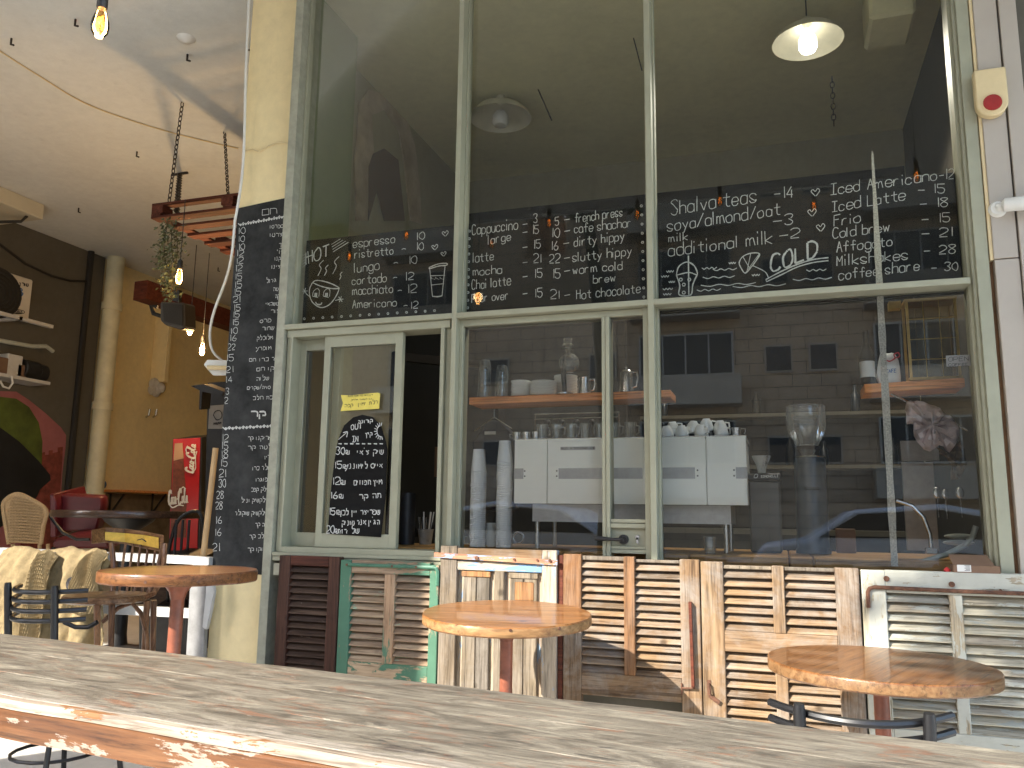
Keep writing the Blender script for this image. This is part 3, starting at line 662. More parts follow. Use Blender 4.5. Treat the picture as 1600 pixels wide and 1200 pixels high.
T_('Cold brew', (900, 425), (1185, 388), 50); T_('- 15', (1345, 348), (1488, 340), 44); T_('Affogato', (918, 495), (1200, 460), 52); T_('- 21', (1345, 420), (1502, 412), 42)
T_('Milkshakes', (920, 562), (1278, 528), 52); T_('- 28', (1355, 505), (1515, 498), 42); T_('coffee share', (930, 632), (1335, 582), 52); T_('- 30', (1392, 590), (1530, 582), 42)
T_('COLD', (590, 592), (822, 510), 78, .009)
K.line([(565, 630), (640, 590), (720, 555), (800, 530), (878, 520)], .006); K.line([(570, 640), (650, 602), (720, 568), (800, 545), (878, 535)], .006); K.line([(565, 630), (570, 642)])
K.line([(500, 560), (560, 590), (578, 620)]); K.line([(440, 570), (432, 545), (450, 515), (490, 498), (533, 500), (520, 530), (490, 570), (462, 598), (440, 570)], .005)
K.line([(450, 515), (485, 575)], .003); K.line([(490, 498), (470, 592)], .003); K.line([(533, 500), (462, 598)], .003)
K.line([(118, 608), (130, 565), (170, 542), (208, 562), (222, 605), (180, 594), (118, 608)], .006); K.line([(118, 608), (135, 660), (132, 706), (190, 706), (200, 655), (222, 605)], .006)
K.line([(178, 510), (180, 705)], .007, False)
for x, y in ((140, 630), (182, 630), (155, 655), (155, 695)): K.dot(x, y, 8)
for x, y, l in ((68, 590, 36), (42, 615, 38), (80, 642, 30), (50, 678, 50), (52, 704, 40), (245, 575, 75), (300, 582, 120), (250, 622, 160), (240, 662, 275), (220, 685, 120), (380, 548, 35), (400, 668, 265), (495, 608, 40), (768, 585, 100), (700, 632, 195)):
    K.line([(x+l*q/6, y-l*.05*q/6+(4 if q % 2 else -4)) for q in range(7)], .004)
K.done('chalk_writing', 'chalk', b3)

# ------------------------------------------------------------------ painted menu on the column
CYm = .094
zt0, zt1 = PY(375, 325, CYm)[2], PY(445, 312, CYm)[2]; zb0 = PY(340, 893, CYm)[2]
cbm = MB().prism([(-3.186, CYm, zb0), (-2.783, CYm, zb0-.01), (-2.783, CYm, zt1+.015), (-3.0, CYm, zt1-.002), (-3.186, CYm, zt0)], (0, .006, 0))
cbo = tag(cbm.build('column_menu_board', 'board2'), 'tall grey chalkboard of prices painted on the cream column', 'chalkboard')
K = Ink(CYm-.0015, (330, 300, 4), .0032); T_ = K.text
T_('חם', (318, 146), (415, 135), 62, rtl=True)
def zig(y0, y1, x0, x1, n, a):
    K.line([(x0+(x1-x0)*i/n, y0+(y1-y0)*i/n+(a if i % 2 else -a)) for i in range(n+1)], .007, False)
    for i in range(n): K.line([(x0+(x1-x0)*(i+.75)/n, y0+(y1-y0)*i/n), (x0+(x1-x0)*(i+1.25)/n, y0+(y1-y0)*i/n+(2 if i % 2 else -2))], .012, False)
zig(205, 152, 168, 458, 18, 9)
for i, (x, y, s_) in enumerate([(168, 262, '10'), (168, 312, '10'), (168, 362, '10'), (158, 402, '12'), (155, 450, '12'), (150, 496, '12'), (148, 548, '15'), (145, 598, '15'), (142, 645, '15'), (138, 692, '21'), (140, 742, '15'), (134, 786, '15'),
        (130, 832, '15'), (120, 888, '10'), (115, 932, '16'), (104, 990, '22'), (95, 1058, '15'), (92, 1130, '21'), (88, 1192, '14')]):
    T_(s_, (x, y), (x+46, y-4), 38)
for s_, x0, x1, y in (('אספרסו', 368, 470, 228), ('קצרטו', 368, 470, 280), ('ארוך', 425, 480, 340), ('מקי', 412, 470, 378), ('אמריקנו', 398, 490, 428), ('קפוצינו', 378, 480, 480), ('גדול', 345, 410, 568), ('לטה', 388, 440, 620), ('מוקה', 400, 450, 664),
        ('לטשהאי', 342, 440, 712), ('פור', 375, 430, 758), ('פרס', 305, 375, 818), ('שחור', 320, 392, 866), ('מלוכלק', 288, 385, 925), ('מופרע', 280, 375, 990), ('ד ברו חם', 238, 400, 1060), ('קו חם', 285, 395, 1118), ('שלוה', 283, 362, 1180)):
    T_(s_, (x0, y), (x1, y-6), 34, rtl=True)
K.cr = (330, 600, 4)
T_('3', (92, 64), (112, 62), 40); T_('2', (84, 124), (106, 122), 42)
T_('סויה/שקדים', (225, 35), (370, 30), 30, rtl=True); T_('בת חלב', (262, 98), (385, 94), 32, rtl=True); T_('קר', (250, 208), (345, 204), 58, .009, rtl=True)
zig(278, 262, 70, 374, 14, 9)
for s_, x, y in (('12', 66, 360), ('15', 64, 408), ('18', 62, 462), ('15', 58, 514), ('21', 48, 582), ('30', 48, 646), ('28', 34, 716), ('28', 28, 782), ('16', 26, 872), ('16', 22, 948), ('21', 10, 1044)):
    T_(s_, (x, y), (x+44, y-2), 46)
for s_, x0, x1, y in (('אמריקנו קר', 230, 395, 350), ('לטה קר', 230, 380, 408), ('פריו', 335, 385, 470), ('קולד ברו', 258, 380, 538), ('אפוגדו', 280, 370, 610), ('מילק קפב', 250, 370, 672), ('מילקשיק וניל', 190, 365, 740), ('מילקשיק שוקולד', 150, 360, 820), ('תה קר', 275, 350, 892), ('חלב קר', 240, 350, 965), ('שוקו קר', 228, 345, 1046)):
    T_(s_, (x0, y), (x1, y-3), 36, rtl=True)
K.done('chalk_writing', 'chalk', cbo)

# ------------------------------------------------------------------ arched board and yellow notice in the hatch
AY = .038
cr3 = (430, 500, 3.157)
def P3(x, y, Y=AY): return on(cr3[0]+x/cr3[2], cr3[1]+y/cr3[2], 1, Y)
poly = [(258, 1055), (272, 860), (292, 690), (310, 590), (340, 520), (385, 480), (430, 467), (480, 478), (520, 520), (545, 600), (552, 640), (545, 860), (520, 1072)]
ab = MB().prism([P3(x, y) for x, y in poly], (0, .006, 0)).build('arched_menu_board', 'board'); tag(ab, 'black arch-topped chalkboard with Hebrew drink prices on the sliding hatch', 'chalkboard')
K = Ink(AY-.0012, cr3, .0045); T_ = K.text
T_('קורונה', (410, 510), (480, 505), 24, rtl=True); T_('OUT', (375, 542), (428, 535), 26); T_('IN', (380, 602), (410, 600), 28); T_('קיץ', (445, 575), (480, 570), 30, rtl=True)
K.line([(312, 590), (352, 555)], .005); K.line([(335, 556), (356, 552), (352, 578)], .005); K.line([(310, 610), (535, 608)], .0001)
for q in range(8): K.line([(312+q*29, 610), (328+q*29, 611)], .006)
for q in range(11):
    a = 1.3+q*.36; K.line([(520+20*math.cos(a), 548+28*math.sin(a)), (520+32*math.cos(a), 548+44*math.sin(a))], .004)
K.line([(520+18*math.cos(1.4+q*.36), 548+27*math.sin(1.4+q*.36)) for q in range(10)], .0045)
for y, num, he, xh in ((662, '30₪', "שיק צ'אי", 405), (732, '15₪', 'אייס לימוננע', 345), (812, '12₪', 'מיץ תפוזים', 388), (880, '16₪', 'תה קר', 415), (960, '15₪', 'שפריצר יין לבן', 322), (1052, '20₪', 'של דוד', 308)):
    T_(num, (300-(y-662)*.12, y), (368-(y-662)*.14, y-1), 34); T_(he, (xh, y+2), (535-(y-662)*.06 if y < 1000 else 415, y-2), 36, rtl=True)
T_("הג'ין אנד טוניק", (330, 1012), (515, 1008), 36, rtl=True)
K.done('chalk_writing', 'chalk', ab)
yn = MB(); pn = [(324, 370), (370, 372), (440, 364), (505, 358), (518, 362), (514, 405), (512, 438), (440, 442), (370, 446), (322, 450), (334, 410)]
yn.prism([P3(x, y) for x, y in pn], (0, .002, 0)); yo = tag(yn.build('paper_notice', 'yellow'), 'small yellow paper notice with Hebrew print taped above the arched board', 'notice')
K = Ink(AY-.0012, cr3, .0018); T_ = K.text
T_('אין כניסה ללא מסכה לחנות', (358, 380), (482, 372), 11, rtl=True); T_('נא לשמור מרחק', (375, 398), (478, 392), 11, rtl=True)
T_('דלת ימין  קפה', (342, 432), (508, 412), 24, .003, rtl=True)
K.done('print', 'ink', yo)

# ================================================================== OLD SHUTTERS UNDER THE WINDOW
SY0, SY1 = -.062, -.012
def X(px, py=950, Y=SY0): return PY(px, py, Y)[0]
def louvres(t, x0, x1, z0, z1, m, pitch=.0365, back=-.016):
    """tilted slats, each a part, sharing one mesh per bay; foot proud, head recessed"""
    L = x1-x0; f, bk = SY0+.010, back
    me, _ = MB().prism([(-L/2, 0, 0), (-L/2, bk-f, .030), (-L/2, bk-f, .0375), (-L/2, .002, .0085), (-L/2, -.002, .004)], (L, 0, 0)).mesh('slat', m, .0008, origin=(0, 0, 0))
    MB().box((x0, SY1-.006, z0), (x1, SY1-.001, z1)).build('gap_lightener', 'backing', t)  # added sheet, lightens the shade between the slats
    n = int((z1-z0)/pitch); pitch = (z1-z0)/n
    for i in range(n):
        rz = random.uniform(-.006, .006)
        put('slat', me, ((x0+x1)/2, f+random.uniform(-.0015, .0015), z0+i*pitch), t, rot=(random.uniform(-.03, .03), rz, 0))
def stile(t, x0, x1, z0, z1, m, y0=SY0, y1=SY1, bev=.003, nm='stile'): return B((x0, y0, z0), (x1, y1, z1)).build(nm, m, t, bevel=bev)
def shutter(nm, x0, x1, z0, label):
    return thing(nm, ((x0+x1)/2, SY1, z0), label, 'shutter')
# brown
x0, x1 = X(432), X(527); zt = PY(480, 869, SY0)[2]; zb = .20
t = shutter('louvred_shutter', x0, x1, zb, 'dark brown louvred shutter, leftmost under the sliding hatch')
a, b_ = X(449), X(510)
stile(t, x0, a, zb, zt, 'brownz'); stile(t, b_, x1, zb, zt, 'brownz'); stile(t, a, b_, zt-.052, zt, 'redbrown', y0=SY0+.004, nm='rail'); stile(t, a, b_, zb, zb+.09, 'redbrown', y0=SY0+.004, nm='rail')
louvres(t, a, b_, zb+.09, zt-.050, 'brownx')
# green
x0, x1 = X(529), X(684); zt = PY(600, 877, SY0)[2]; zb = .24
t = shutter('louvred_shutter', x0, x1, zb, 'flaking green louvred shutter with two bays of slats and a bent iron strap')
zr = PY(600, 1037, SY0)[2]; zl_ = PY(600, 897, SY0)[2]
a, m0, m1, b_ = X(546), X(599), X(615), X(670)
stile(t, x0, a, zb, zt, 'greenz'); stile(t, b_, x1, zb, zt-.012, 'greenz'); stile(t, m0, m1, zr, zl_, 'greenm')
stile(t, a, b_, zl_, zt, 'greenr', y0=SY0+.003, nm='rail'); stile(t, a, b_, zb, zr, 'greenr', y0=SY0+.003, nm='rail')
louvres(t, a, m0, zr, zl_, 'greenx'); louvres(t, m1, b_, zr, zl_, 'greenx')
zs = PY(600, 884, SY0)[2]
s_ = MB().tube([(X(540), SY0-.004, zs), (x1-.03, SY0-.004, zs), (x1-.012, SY0-.004, zs-.004), (x1-.004, SY0-.004, zs-.02), (x1-.004, SY0-.004, zs-.09)], .010, 6).build('iron_strap', 'greeniron', t)
for px in (541, 612, 650): 
    q = X(px); MB().tube([(q, SY0-.018, zs), (q, SY0-.010, zs)], .006, 8).build('rivet', 'rust', s_)
# panelled door with blue paint
x0, x1 = X(686), X(874); zb = .08; zt = PY(700, 853, SY0)[2]
t = thing('panelled_shutter', ((x0+x1)/2, SY1, zb), 'weathered grey panelled door with blue paint and a long iron strap across its top', 'shutter')
a, b_ = X(712), X(846)
stile(t, x0, a, zb, zt, 'greyz'); stile(t, b_, x1-.015, zb, PY(860, 860, SY0)[2], 'bluez')
zA, zB_, zC = PY(780, 858, SY0)[2], PY(780, 877, SY0)[2], PY(780, 893, SY0)[2]
stile(t, a, b_, zB_, zA, 'pinedk', y0=SY0+.004, nm='rail'); stile(t, a, b_, zC, zB_-.002, 'bluex', y0=SY0+.006, nm='rail')
c0, c1 = X(771), X(786)
stile(t, c0, c1, zb+.05, zC, 'greyz', y0=SY0+.006)
stile(t, a, b_, zb, zb+.10, 'pinedk', y0=SY0+.004, nm='rail')
for (p, q, pm_) in ((a, c0, 'greyz'), (c1, b_, 'orangez')):
    w3 = (q-p)
    B((p, -.030, zb+.1), (q, -.016, zC)).build('panel_backing', 'bluez', t)
    zp = PY(780, 904, SY0)[2]
    stile(t, p+.030, p+w3*.50, zb+.12, zp, 'greyz' if pm_ == 'greyz' else 'greyz', y0=-.046, y1=-.031, nm='panel_board'); stile(t, p+w3*.50+.004, q-.028, zb+.12, zp, 'greyz', y0=-.046, y1=-.031, nm='panel_board')
    stile(t, p+.022, q-.024, zp+.002, zp+.030, 'orangez' if p == a else 'greyz', y0=-.050, y1=-.031, nm='panel_board')
o_ = stile(t, c1+.055, b_-.045, zC-.135, zC-.048, 'orangez', y0=-.0485, y1=-.0462, nm='bare_patch')
zst = PY(765, 872, SY0)[2]
st_ = MB().beam((X(677), SY0-.006, zst+.008), (x1-.008, SY0-.006, zst-.012), .010, .026).build('iron_strap', 'multi', t, bevel=.001)
for px, r_ in ((745, .010), (804, .006), (840, .005), (860, .007)):
    MB().tube([(X(px), SY0-.019, zst-.002), (X(px), SY0-.010, zst-.002)], r_, 10).build('bolt', 'rust', st_)
B((x1-.012, SY0+.018, zb), (x1+.012, SY1, zt-.03)).build('edge_strip', 'redbrown', t)
# natural one
x0, x1 = X(880), X(1094); zb = PY(900, 1088, SY0)[2]-.22; zt = PY(900, 866, SY0)[2]
t = shutter('louvred_shutter', x0, x1, zb, 'bare pine louvred shutter with an orange left stile, right of the blue panelled door')
a, m0, m1, b_ = X(908), X(975), X(992), X(1063); zr0, zr1 = PY(940, 1088, SY0)[2], PY(940, 1052, SY0)[2]; ztr = PY(940, 870, SY0)[2]
stile(t, x0, a, PY(890, 950, SY0)[2], zt, 'orangez', nm='stile'); stile(t, x0, a, zb, PY(890, 950, SY0)[2]-.001, 'pinez')
stile(t, b_, x1, zb, zt-.01, 'pinez'); stile(t, m0, m1, zr1, PY(985, 870, SY0)[2], 'orangez', y0=SY0-.004)
stile(t, a, m0, ztr-.018, ztr+.002, 'greyz', y0=SY0+.012, nm='rail'); stile(t, m1, b_, ztr-.022, ztr-.008, 'greyz', y0=SY0+.012, nm='rail')
stile(t, a, b_, zr0, zr1, 'pinedk', y0=SY0+.003, nm='rail')
louvres(t, a, m0, zr1, ztr-.018, 'pine'); louvres(t, m1, b_, zr1, ztr-.022, 'pine')
hb = MB().beam((X(1079), SY0-.014, PY(1079, 940, SY0)[2]), (X(1081), SY0-.014, PY(1079, 1072, SY0)[2]), .014, .028, up=(0, 1, 0)).build('cover_strip', 'redbrown', t, bevel=.001)
hk = MB(); zz = PY(1075, 1075, SY0)[2]; hk.tube([(X(1064), SY0-.012, zz), (X(1084), SY0-.014, zz+.004)], .004, 6); hk.tube([(X(1063), SY0-.006, zz-.03), (X(1063), SY0-.006, zz+.02)], .004, 6); hk.build('hook', 'rust', t)
# second natural
x0, x1 = X(1096), X(1345); zb = .02; zt = PY(1200, 884, SY0)[2]
t = shutter('louvred_shutter', x0, x1, zb, 'bare pine louvred shutter with a wide cross rail, left of the white one')
a, m0, m1, b_ = X(1131), X(1208), X(1227), X(1307); zr0, zr1 = PY(1200, 1022, SY0)[2], PY(1200, 989, SY0)[2]
stile(t, x0, a, zb, zt+.01, 'pinez'); stile(t, b_, x1, zb, zt, 'pinez'); stile(t, m0, m1, zr1, zt, 'pinez'); stile(t, m0, m1, zb+.08, zr0, 'pinez')
stile(t, a, m0, zt-.020, zt-.004, 'greyz', y0=SY0+.010, nm='rail'); stile(t, m1, b_, zt-.020, zt-.004, 'greyz', y0=SY0+.010, nm='rail')
stile(t, a, b_, zr0, zr1, 'pine', y0=SY0+.002, nm='rail'); stile(t, a, b_, zb, zb+.08, 'pinedk', y0=SY0+.002, nm='rail')
for p, q in ((a, m0), (m1, b_)): louvres(t, p, q, zr1, zt-.020, 'pine'); louvres(t, p, q, zb+.08, zr0, 'pine')
hk = MB(); q = PY(1108, 1075, SY0); hk.tube([(q[0], SY0-.002, q[2]+.02), (q[0], SY0-.022, q[2]+.022), (q[0]+.004, SY0-.024, q[2]-.02)], .005, 6); hk.box((q[0]-.008, SY0-.004, q[2]-.03), (q[0]+.008, SY0, q[2]+.035)); hk.beam((q[0], SY0-.008, q[2]-.03), (q[0]+.045, SY0-.012, q[2]-.058), .006, .018); hk.build('hook', 'rust', t)
# white
x0, x1 = X(1348), X(1348)+.98; zb = .0; zt = PY(1420, 892, SY0)[2]
t = shutter('louvred_shutter', x0, x1, zb, 'flaking white louvred shutter with a long bent iron hinge, rightmost of the row')
a, m0, m1, b_ = X(1386), X(1485), X(1505), X(1505)+.30; zl_ = PY(1440, 928, SY0)[2]; zr = PY(1440, 1142, SY0)[2]
stile(t, x0, a, zb, zt-.002, 'whitez', bev=.004); stile(t, m0, m1, zr, zl_, 'whitez', y0=SY0+.004); stile(t, b_, b_+.08, zb, zt, 'whitez'); stile(t, a, b_, zl_, zt, 'whiter', y0=SY0+.001, bev=.004, nm='rail')
stile(t, a, b_, zb, zr, 'whiter', y0=SY0+.004, nm='rail')
louvres(t, a, m0, zr, zl_, 'whitex', pitch=.038); louvres(t, m1, b_, zr, zl_, 'whitex', pitch=.038)
zh = PY(1450, 921, SY0)[2]
hg = MB().tube([(X(1357), SY0-.008, zh-.085), (X(1357), SY0-.009, zh-.02), (X(1360), SY0-.009, zh-.004), (X(1368), SY0-.009, zh+.002), (X(1500), SY0-.009, zh-.002), (X(1600), SY0-.009, zh-.002), (x0+.95, SY0-.009, zh-.002)], .0085, 8).build('iron_hinge', 'rust', t)
for px, py in ((1385, 904), (1487, 913), (1563, 922)):
    q = PY(px, py, SY0); MB().tube([(q[0], SY0-.007, q[2]), (q[0], SY0+.002, q[2])], .012 if px < 1500 else .005, 10).build('rivet', 'rust', t)
# shallow cardboard box and lid left on the ledge
cb0 = PY(1488, 895, -.03); cb1 = PY(1561, 895, -.03)
lg = thing('window_ledge', (-.4, 0, .86), 'narrow grey ledge between window and shutters', 'ledge')
B((-2.70, -.010, .78), (.915, .0, .845)).build('ledge_board', 'frame_worn', lg)
t = thing('cardboard_box', (cb0[0], -.03, cb0[2]), 'open shallow brown cardboard box with white label on the ledge at the right window', 'box')
zz = cb0[2]; hx = (PY(1488, 872, -.03)[2]-zz)*.55
B((cb0[0], -.058, zz-.01), (cb1[0], .02, zz+hx)).build('tray', 'card', t, bevel=.001)
MB().prism([(cb0[0], -.058, zz+hx+.001), (cb1[0]-.02, -.058, zz+hx+.001), (cb1[0]-.03, .02, zz+hx+.04), (cb0[0]-.002, .02, zz+hx+.04)], (0, .003, .002)).build('lid_flap', 'card', t)
q0, q1 = PY(1496, 893, -.06), PY(1517, 883, -.06); lb_ = B((q0[0], -.0595, q0[2]), (q1[0], -.0583, q1[2])).build('paper_label', 'white', t)
for k in range(5): B((q0[0]+.028+(k % 2)*.004, -.0602, q0[2]+.004+k*.005), (q1[0]-.004, -.0597, q0[2]+.006+k*.005)).build('print_line', 'ink', lb_)
q = PY(1480, 893, -.03); tag(MB().lathe([(.012, 0), (.014, .012), (.004, .022), (.001, .022)], (q[0], -.03, q[2]-.004), 12).build('loose_bottle_cap', 'redprint', smooth=True), 'small red and clear cap lying beside the cardboard box', 'bottlecap')  # a loose bottle cap on the ledge

# ================================================================== PILLAR AT THE RIGHT
t = thing('pillar_cladding', (1.08, .02, -.1), 'white steel cladding panels on the pillar right of the window', 'cladding')
xg0, xg1 = .921, PY(1517, 0, .0)[0]
B((.919, .03, -.1), (.945, .12, H)).build('timber_strip', simple('raw brown gap timber', (.22, .12, .06), .8, 0, .3, 10), t)
zj = PY(1570, 404, -.01)[2]; xp1 = PY(1593, 402, -.01)[0]
B((.936, -.012, zj+.002), (xp1-.003, .118, H)).build('panel', 'whitepanel', t, bevel=.002); B((.938, -.008, .80), (xp1-.001, .118, zj-.002)).build('panel', 'whitepanel', t, bevel=.002)
xp2 = PY(1582, 0, -.05)[0]
B((xp1+.004, -.02, .8), (xp2+.02, .118, H)).build('panel', 'whitepanel', t, bevel=.002)
MB().box((.922, -.005, zj-.0), (.935, .03, H)).build('sealant', 'oldwhite', t)
tag(B((xp2+.03, .05, .8), (3.0, .118, H)).build('dark_door_panel', 'greywall'), 'dark brown panel beyond the white cladding at the right edge', 'panel')
# alarm siren
s0, s1 = PY(1523, 145, -.05), PY(1574, 140, -.05); zA = PY(1545, 108, -.05)[2]; zB = PY(1550, 182, -.05)[2]; cx = (s0[0]+s1[0])/2; rr = (s1[0]-s0[0])/2
t = thing('alarm_siren', (cx, -.01, zB), 'yellowed alarm siren box with round red lens on the white cladding', 'siren')
pts = [(cx-rr, -.014, zA), (cx-rr, -.014, zB+rr)]+[(cx-rr*math.cos(a), -.014, zB+rr-rr*math.sin(a)) for a in [math.pi*i/12 for i in range(1, 12)]]+[(cx+rr, -.014, zB+rr), (cx+rr, -.014, zA)]
MB().prism(pts, (0, -.045, 0)).build('case', 'oldwhite', t, bevel=.006, smooth=True)
q = PY(1551, 160, -.062); MB().tube([(q[0], -.058, q[2]), (q[0], -.068, q[2])], [rr*.62, rr*.56], 24).build('red_lens', 'redlens', t, smooth=True)
MB().tube([(q[0], -.0575, q[2]), (q[0], -.0625, q[2])], rr*.68, 24).build('lens_ring', 'oldwhite', t)
# camera
q = PY(1560, 325, -.03)
t = thing('security_camera', (q[0], -.012, q[2]), 'white bullet security camera with dark front on the right cladding', 'camera')
MB().tube([(q[0], -.012, q[2]), (q[0], -.03, q[2])], [.038, .030], 20).build('mount_base', 'white', t, smooth=True)
MB().sphere((q[0]+.004, -.036, q[2]+.004), .018).build('ball_joint', 'white', t, smooth=True)
e0 = Vector((q[0]+.02, -.055, q[2]+.002)); e1 = e0+Vector((.135, -.045, -.014))
MB().tube([e0-Vector((.01, -.003, 0)), e0, e1], [.018, .030, .033], 20).build('body', 'white', t, smooth=True)
MB().tube([e1+Vector((-.004, .001, 0)), e1+Vector((.03, -.010, -.003))], [.0335, .034], 20).build('front_hood', 'black', t, smooth=True)

# ================================================================== INSIDE THE CAFE
def shelf_pts(l0, l1, ht, dp, name, label, ya, yb):
    A_, B_ = PY(l0[0], l0[1], ya), PY(l1[0], l1[1], yb)
    o = MB().prism([A_, B_, B_+Vector((0, dp, 0)), A_+Vector((0, dp, 0))], (0, 0, -ht)).build(name, 'shelf', bevel=.003)
    return tag(o, label, 'shelf'), A_, B_
SHa = shelf_pts((733, 621), (1048, 609), .042, .22, 'wooden_shelf', 'orange wooden shelf holding glasses, plates and jugs behind the middle window', .42, .42)
zsh = SHa[1][2]
def at(px, py, Y): return PY(px, py, Y)
def tumbler(mb, c, r, h, flip=True, n=14):
    p = [(r, 0), (r*.98, h*.5), (r*.78, h), (r*.70, h), (.001, h-.006)] if flip else [(.001, .004), (r*.75, .002), (r*.8, 0), (r*.97, h*.8), (r, h), (r-.002, h), (r*.78, .006), (.001, .008)]
    mb.lathe(p, c, n, cap=False)
def zon(px, Y):   # top of the shelf under a pixel column
    x = PY(px, 610, Y)[0]; return x, SHa[1][2]+(SHa[2][2]-SHa[1][2])*(x-SHa[1][0])/(SHa[2][0]-SHa[1][0])
# stacked tumblers
for px, n, lab in ((757, 5, 'tall left stack of clear tumblers on the orange shelf'), (784, 4, 'second stack of clear tumblers on the orange shelf, beside the saucers')):
    x, z = zon(px, .50); t = thing('tumbler_stack', (x, .50, z), lab, 'glass stack')
    for k in range(n):
        m_ = MB(); tumbler(m_, (x+random.uniform(-.002, .002), .50, z+k*.037), .040-.0006*k, .085); m_.build('tumbler', 'cupglass', t, smooth=True)
def plates(px, n, r, lab, Y=.50, z0=None, x=None):
    if x is None: x, z = zon(px, Y)
    z = z0 if z0 is not None else z
    t = thing('plate_stack', (x, Y, z), lab, 'plate stack')
    me, _ = MB().lathe([(.001, 0), (r*.55, 0), (r*.62, .004), (r, .011), (r, .0135), (r*.6, .007), (.001, .005)], (0, 0, 0), 24, cap=False).mesh('plate', 'ceramic', smooth=True, origin=(0, 0, 0))
    for k in range(n): put('plate', me, (x+random.uniform(-.002, .002), Y+random.uniform(-.002, .002), z+k*.0092), t)
plates(814, 10, .058, 'stack of white saucers, left of the wider plates on the shelf'); plates(849, 9, .078, 'wider stack of white plates on the shelf, left of the glass siphon')
plates(884, 14, .070, 'tall stack of white plates behind the glass siphon', Y=.60)
# siphon brewer
x, z = zon(886, .46); t = thing('coffee_siphon', (x, .46, z), 'glass coffee siphon with round bulb and black handle on the shelf', 'coffee maker')
MB().tube([(x-.012, .45, z+.01), (x-.018, .45, z+.12), (x-.016, .45, z+.23)], [.014, .016, .012], 12).build('handle', 'black', t, smooth=True)
MB().lathe([(.05, 0), (.05, .008), (.010, .014), (.008, .02)], (x-.015, .45, z), 20).build('base', 'steel', t, smooth=True)
zb_ = at(882, 570, .46)[2]; MB().sphere((x+.008, .475, zb_+.012), .060, 20, 14).build('glass_bulb', 'cupglass', t, smooth=True)
MB().lathe([(.014, 0), (.014, .05), (.036, .055), (.030, .060), (.024, .065), (.026, .10)], (x+.002, .47, zb_+.06), 18, cap=False).build('glass_neck', 'cupglass', t, smooth=True)
MB().lathe([(.018, 0), (.034, .006), (.034, .012), (.016, .016)], (x+.002, .47, zb_+.085), 18).build('collar', 'steel', t, smooth=True)
def jug(px, r, h, lab, kettle=False):
    x, z = zon(px, .48); t = thing('steel_jug' if not kettle else 'steel_pot', (x, .48, z), lab, 'jug')
    if kettle: MB().lathe([(r*1.05, 0), (r, .01), (r*.85, h*.85), (r*.8, h*.88), (r*.62, h*.96), (.006, h), (.008, h+.012), (.001, h+.014)], (x, .48, z), 20).build('body', 'steel', t, smooth=True)
    else: MB().lathe([(r*.95, 0), (r, .008), (r*.9, h*.6), (r*.86, h), (r*.80, h), (r*.8, .02), (.001, .012)], (x, .48, z), 20, cap=False).build('body', 'steel', t, smooth=True)
    MB().tube([(x+r*.85, .47, z+h*.85), (x+r*1.5, .46, z+h*.84), (x+r*1.62, .46, z+h*.6), (x+r*1.4, .46, z+h*.25), (x+r*.95, .47, z+h*.22)], .0055, 8).build('handle', 'steel', t, smooth=True)
jug(914, .040, .098, 'polished steel milk jug on the shelf, right of the siphon'); jug(979, .042, .135, 'lidded steel coffee pot at the right end of the shelf', True)
# mugs of glass on top of the coffee machine
MYa, MYb = .25, .80
mz0, mz1 = PY(985, 788, MYa)[2], PY(985, 684, MYa)[2]; mx0, mx1 = PY(803, 740, MYa)[0], PY(1168, 740, MYa)[0]
t = thing('espresso_machine', ((mx0+mx1)/2, .7, mz0-.12), 'large ivory panelled espresso machine seen from behind through the glass', 'espresso machine')
xs = [mx0, PY(855, 740, MYa)[0], PY(1104, 740, MYa)[0], mx1]
for i in range(3):
    B((xs[i]+.002, MYa, mz0), (xs[i+1]-.002, MYa+.02, mz1)).build('back_panel', 'machine', t, bevel=.002)
B((mx0+.01, MYa+.02, mz0+.01), (mx1-.01, MYb, mz1-.012)).build('body', 'machine', t); B((mx0, MYa+.001, mz1-.004), (mx1, MYb, mz1+.004)).build('cup_tray', 'steel', t)
bz0, bz1 = PY(985, 748, MYa)[2], PY(985, 731, MYa)[2]
for a, b_ in ((803, 818), (873, 1004), (1033, 1086), (1150, 1168)):
    B((PY(a, 740, MYa)[0]+(.002 if a == 803 else 0), MYa-.003, bz0), (PY(b_, 740, MYa)[0], MYa-.0005, bz1)).build('band', 'greysteel', t)
for px in (820, 870, 1090, 1147):
    for dz in (.25, .75): q = PY(px, 740, MYa)[0]; MB().tube([(q, MYa-.002, bz0+(bz1-bz0)*dz), (q, MYa+.001, bz0+(bz1-bz0)*dz)], .0045, 8).build('screw', 'dark', t)
nb = B((PY(876, 700, MYa)[0], MYa-.003, PY(900, 703, MYa)[2]), (PY(930, 700, MYa)[0], MYa-.0005, PY(900, 698, MYa)[2])).build('name_plate', 'greysteel', t)
K = Ink(MYa-.004, (720, 490, 3.078), .0018); K.text('NUOVA SIMONELLI', (482, 652), (642, 651), 8); K.done('lettering', 'ink', nb)
lz = PY(985, 817, MYa+.06)[2]
B((PY(832, 800, MYa+.06)[0], MYa+.06, lz), (PY(1142, 800, MYa+.06)[0], MYb-.06, mz0-.001)).build('lower_tray', 'greysteel', t)
cz = PY(985, 862, MYa)[2]
for px in (839, 1135):
    q = PY(px, 840, MYa+.08)[0]
    for yy in (MYa+.09, MYb-.1): MB().tube([(q, yy, cz), (q, yy, lz)], .014, 12).build('foot', 'steel', t, smooth=True)
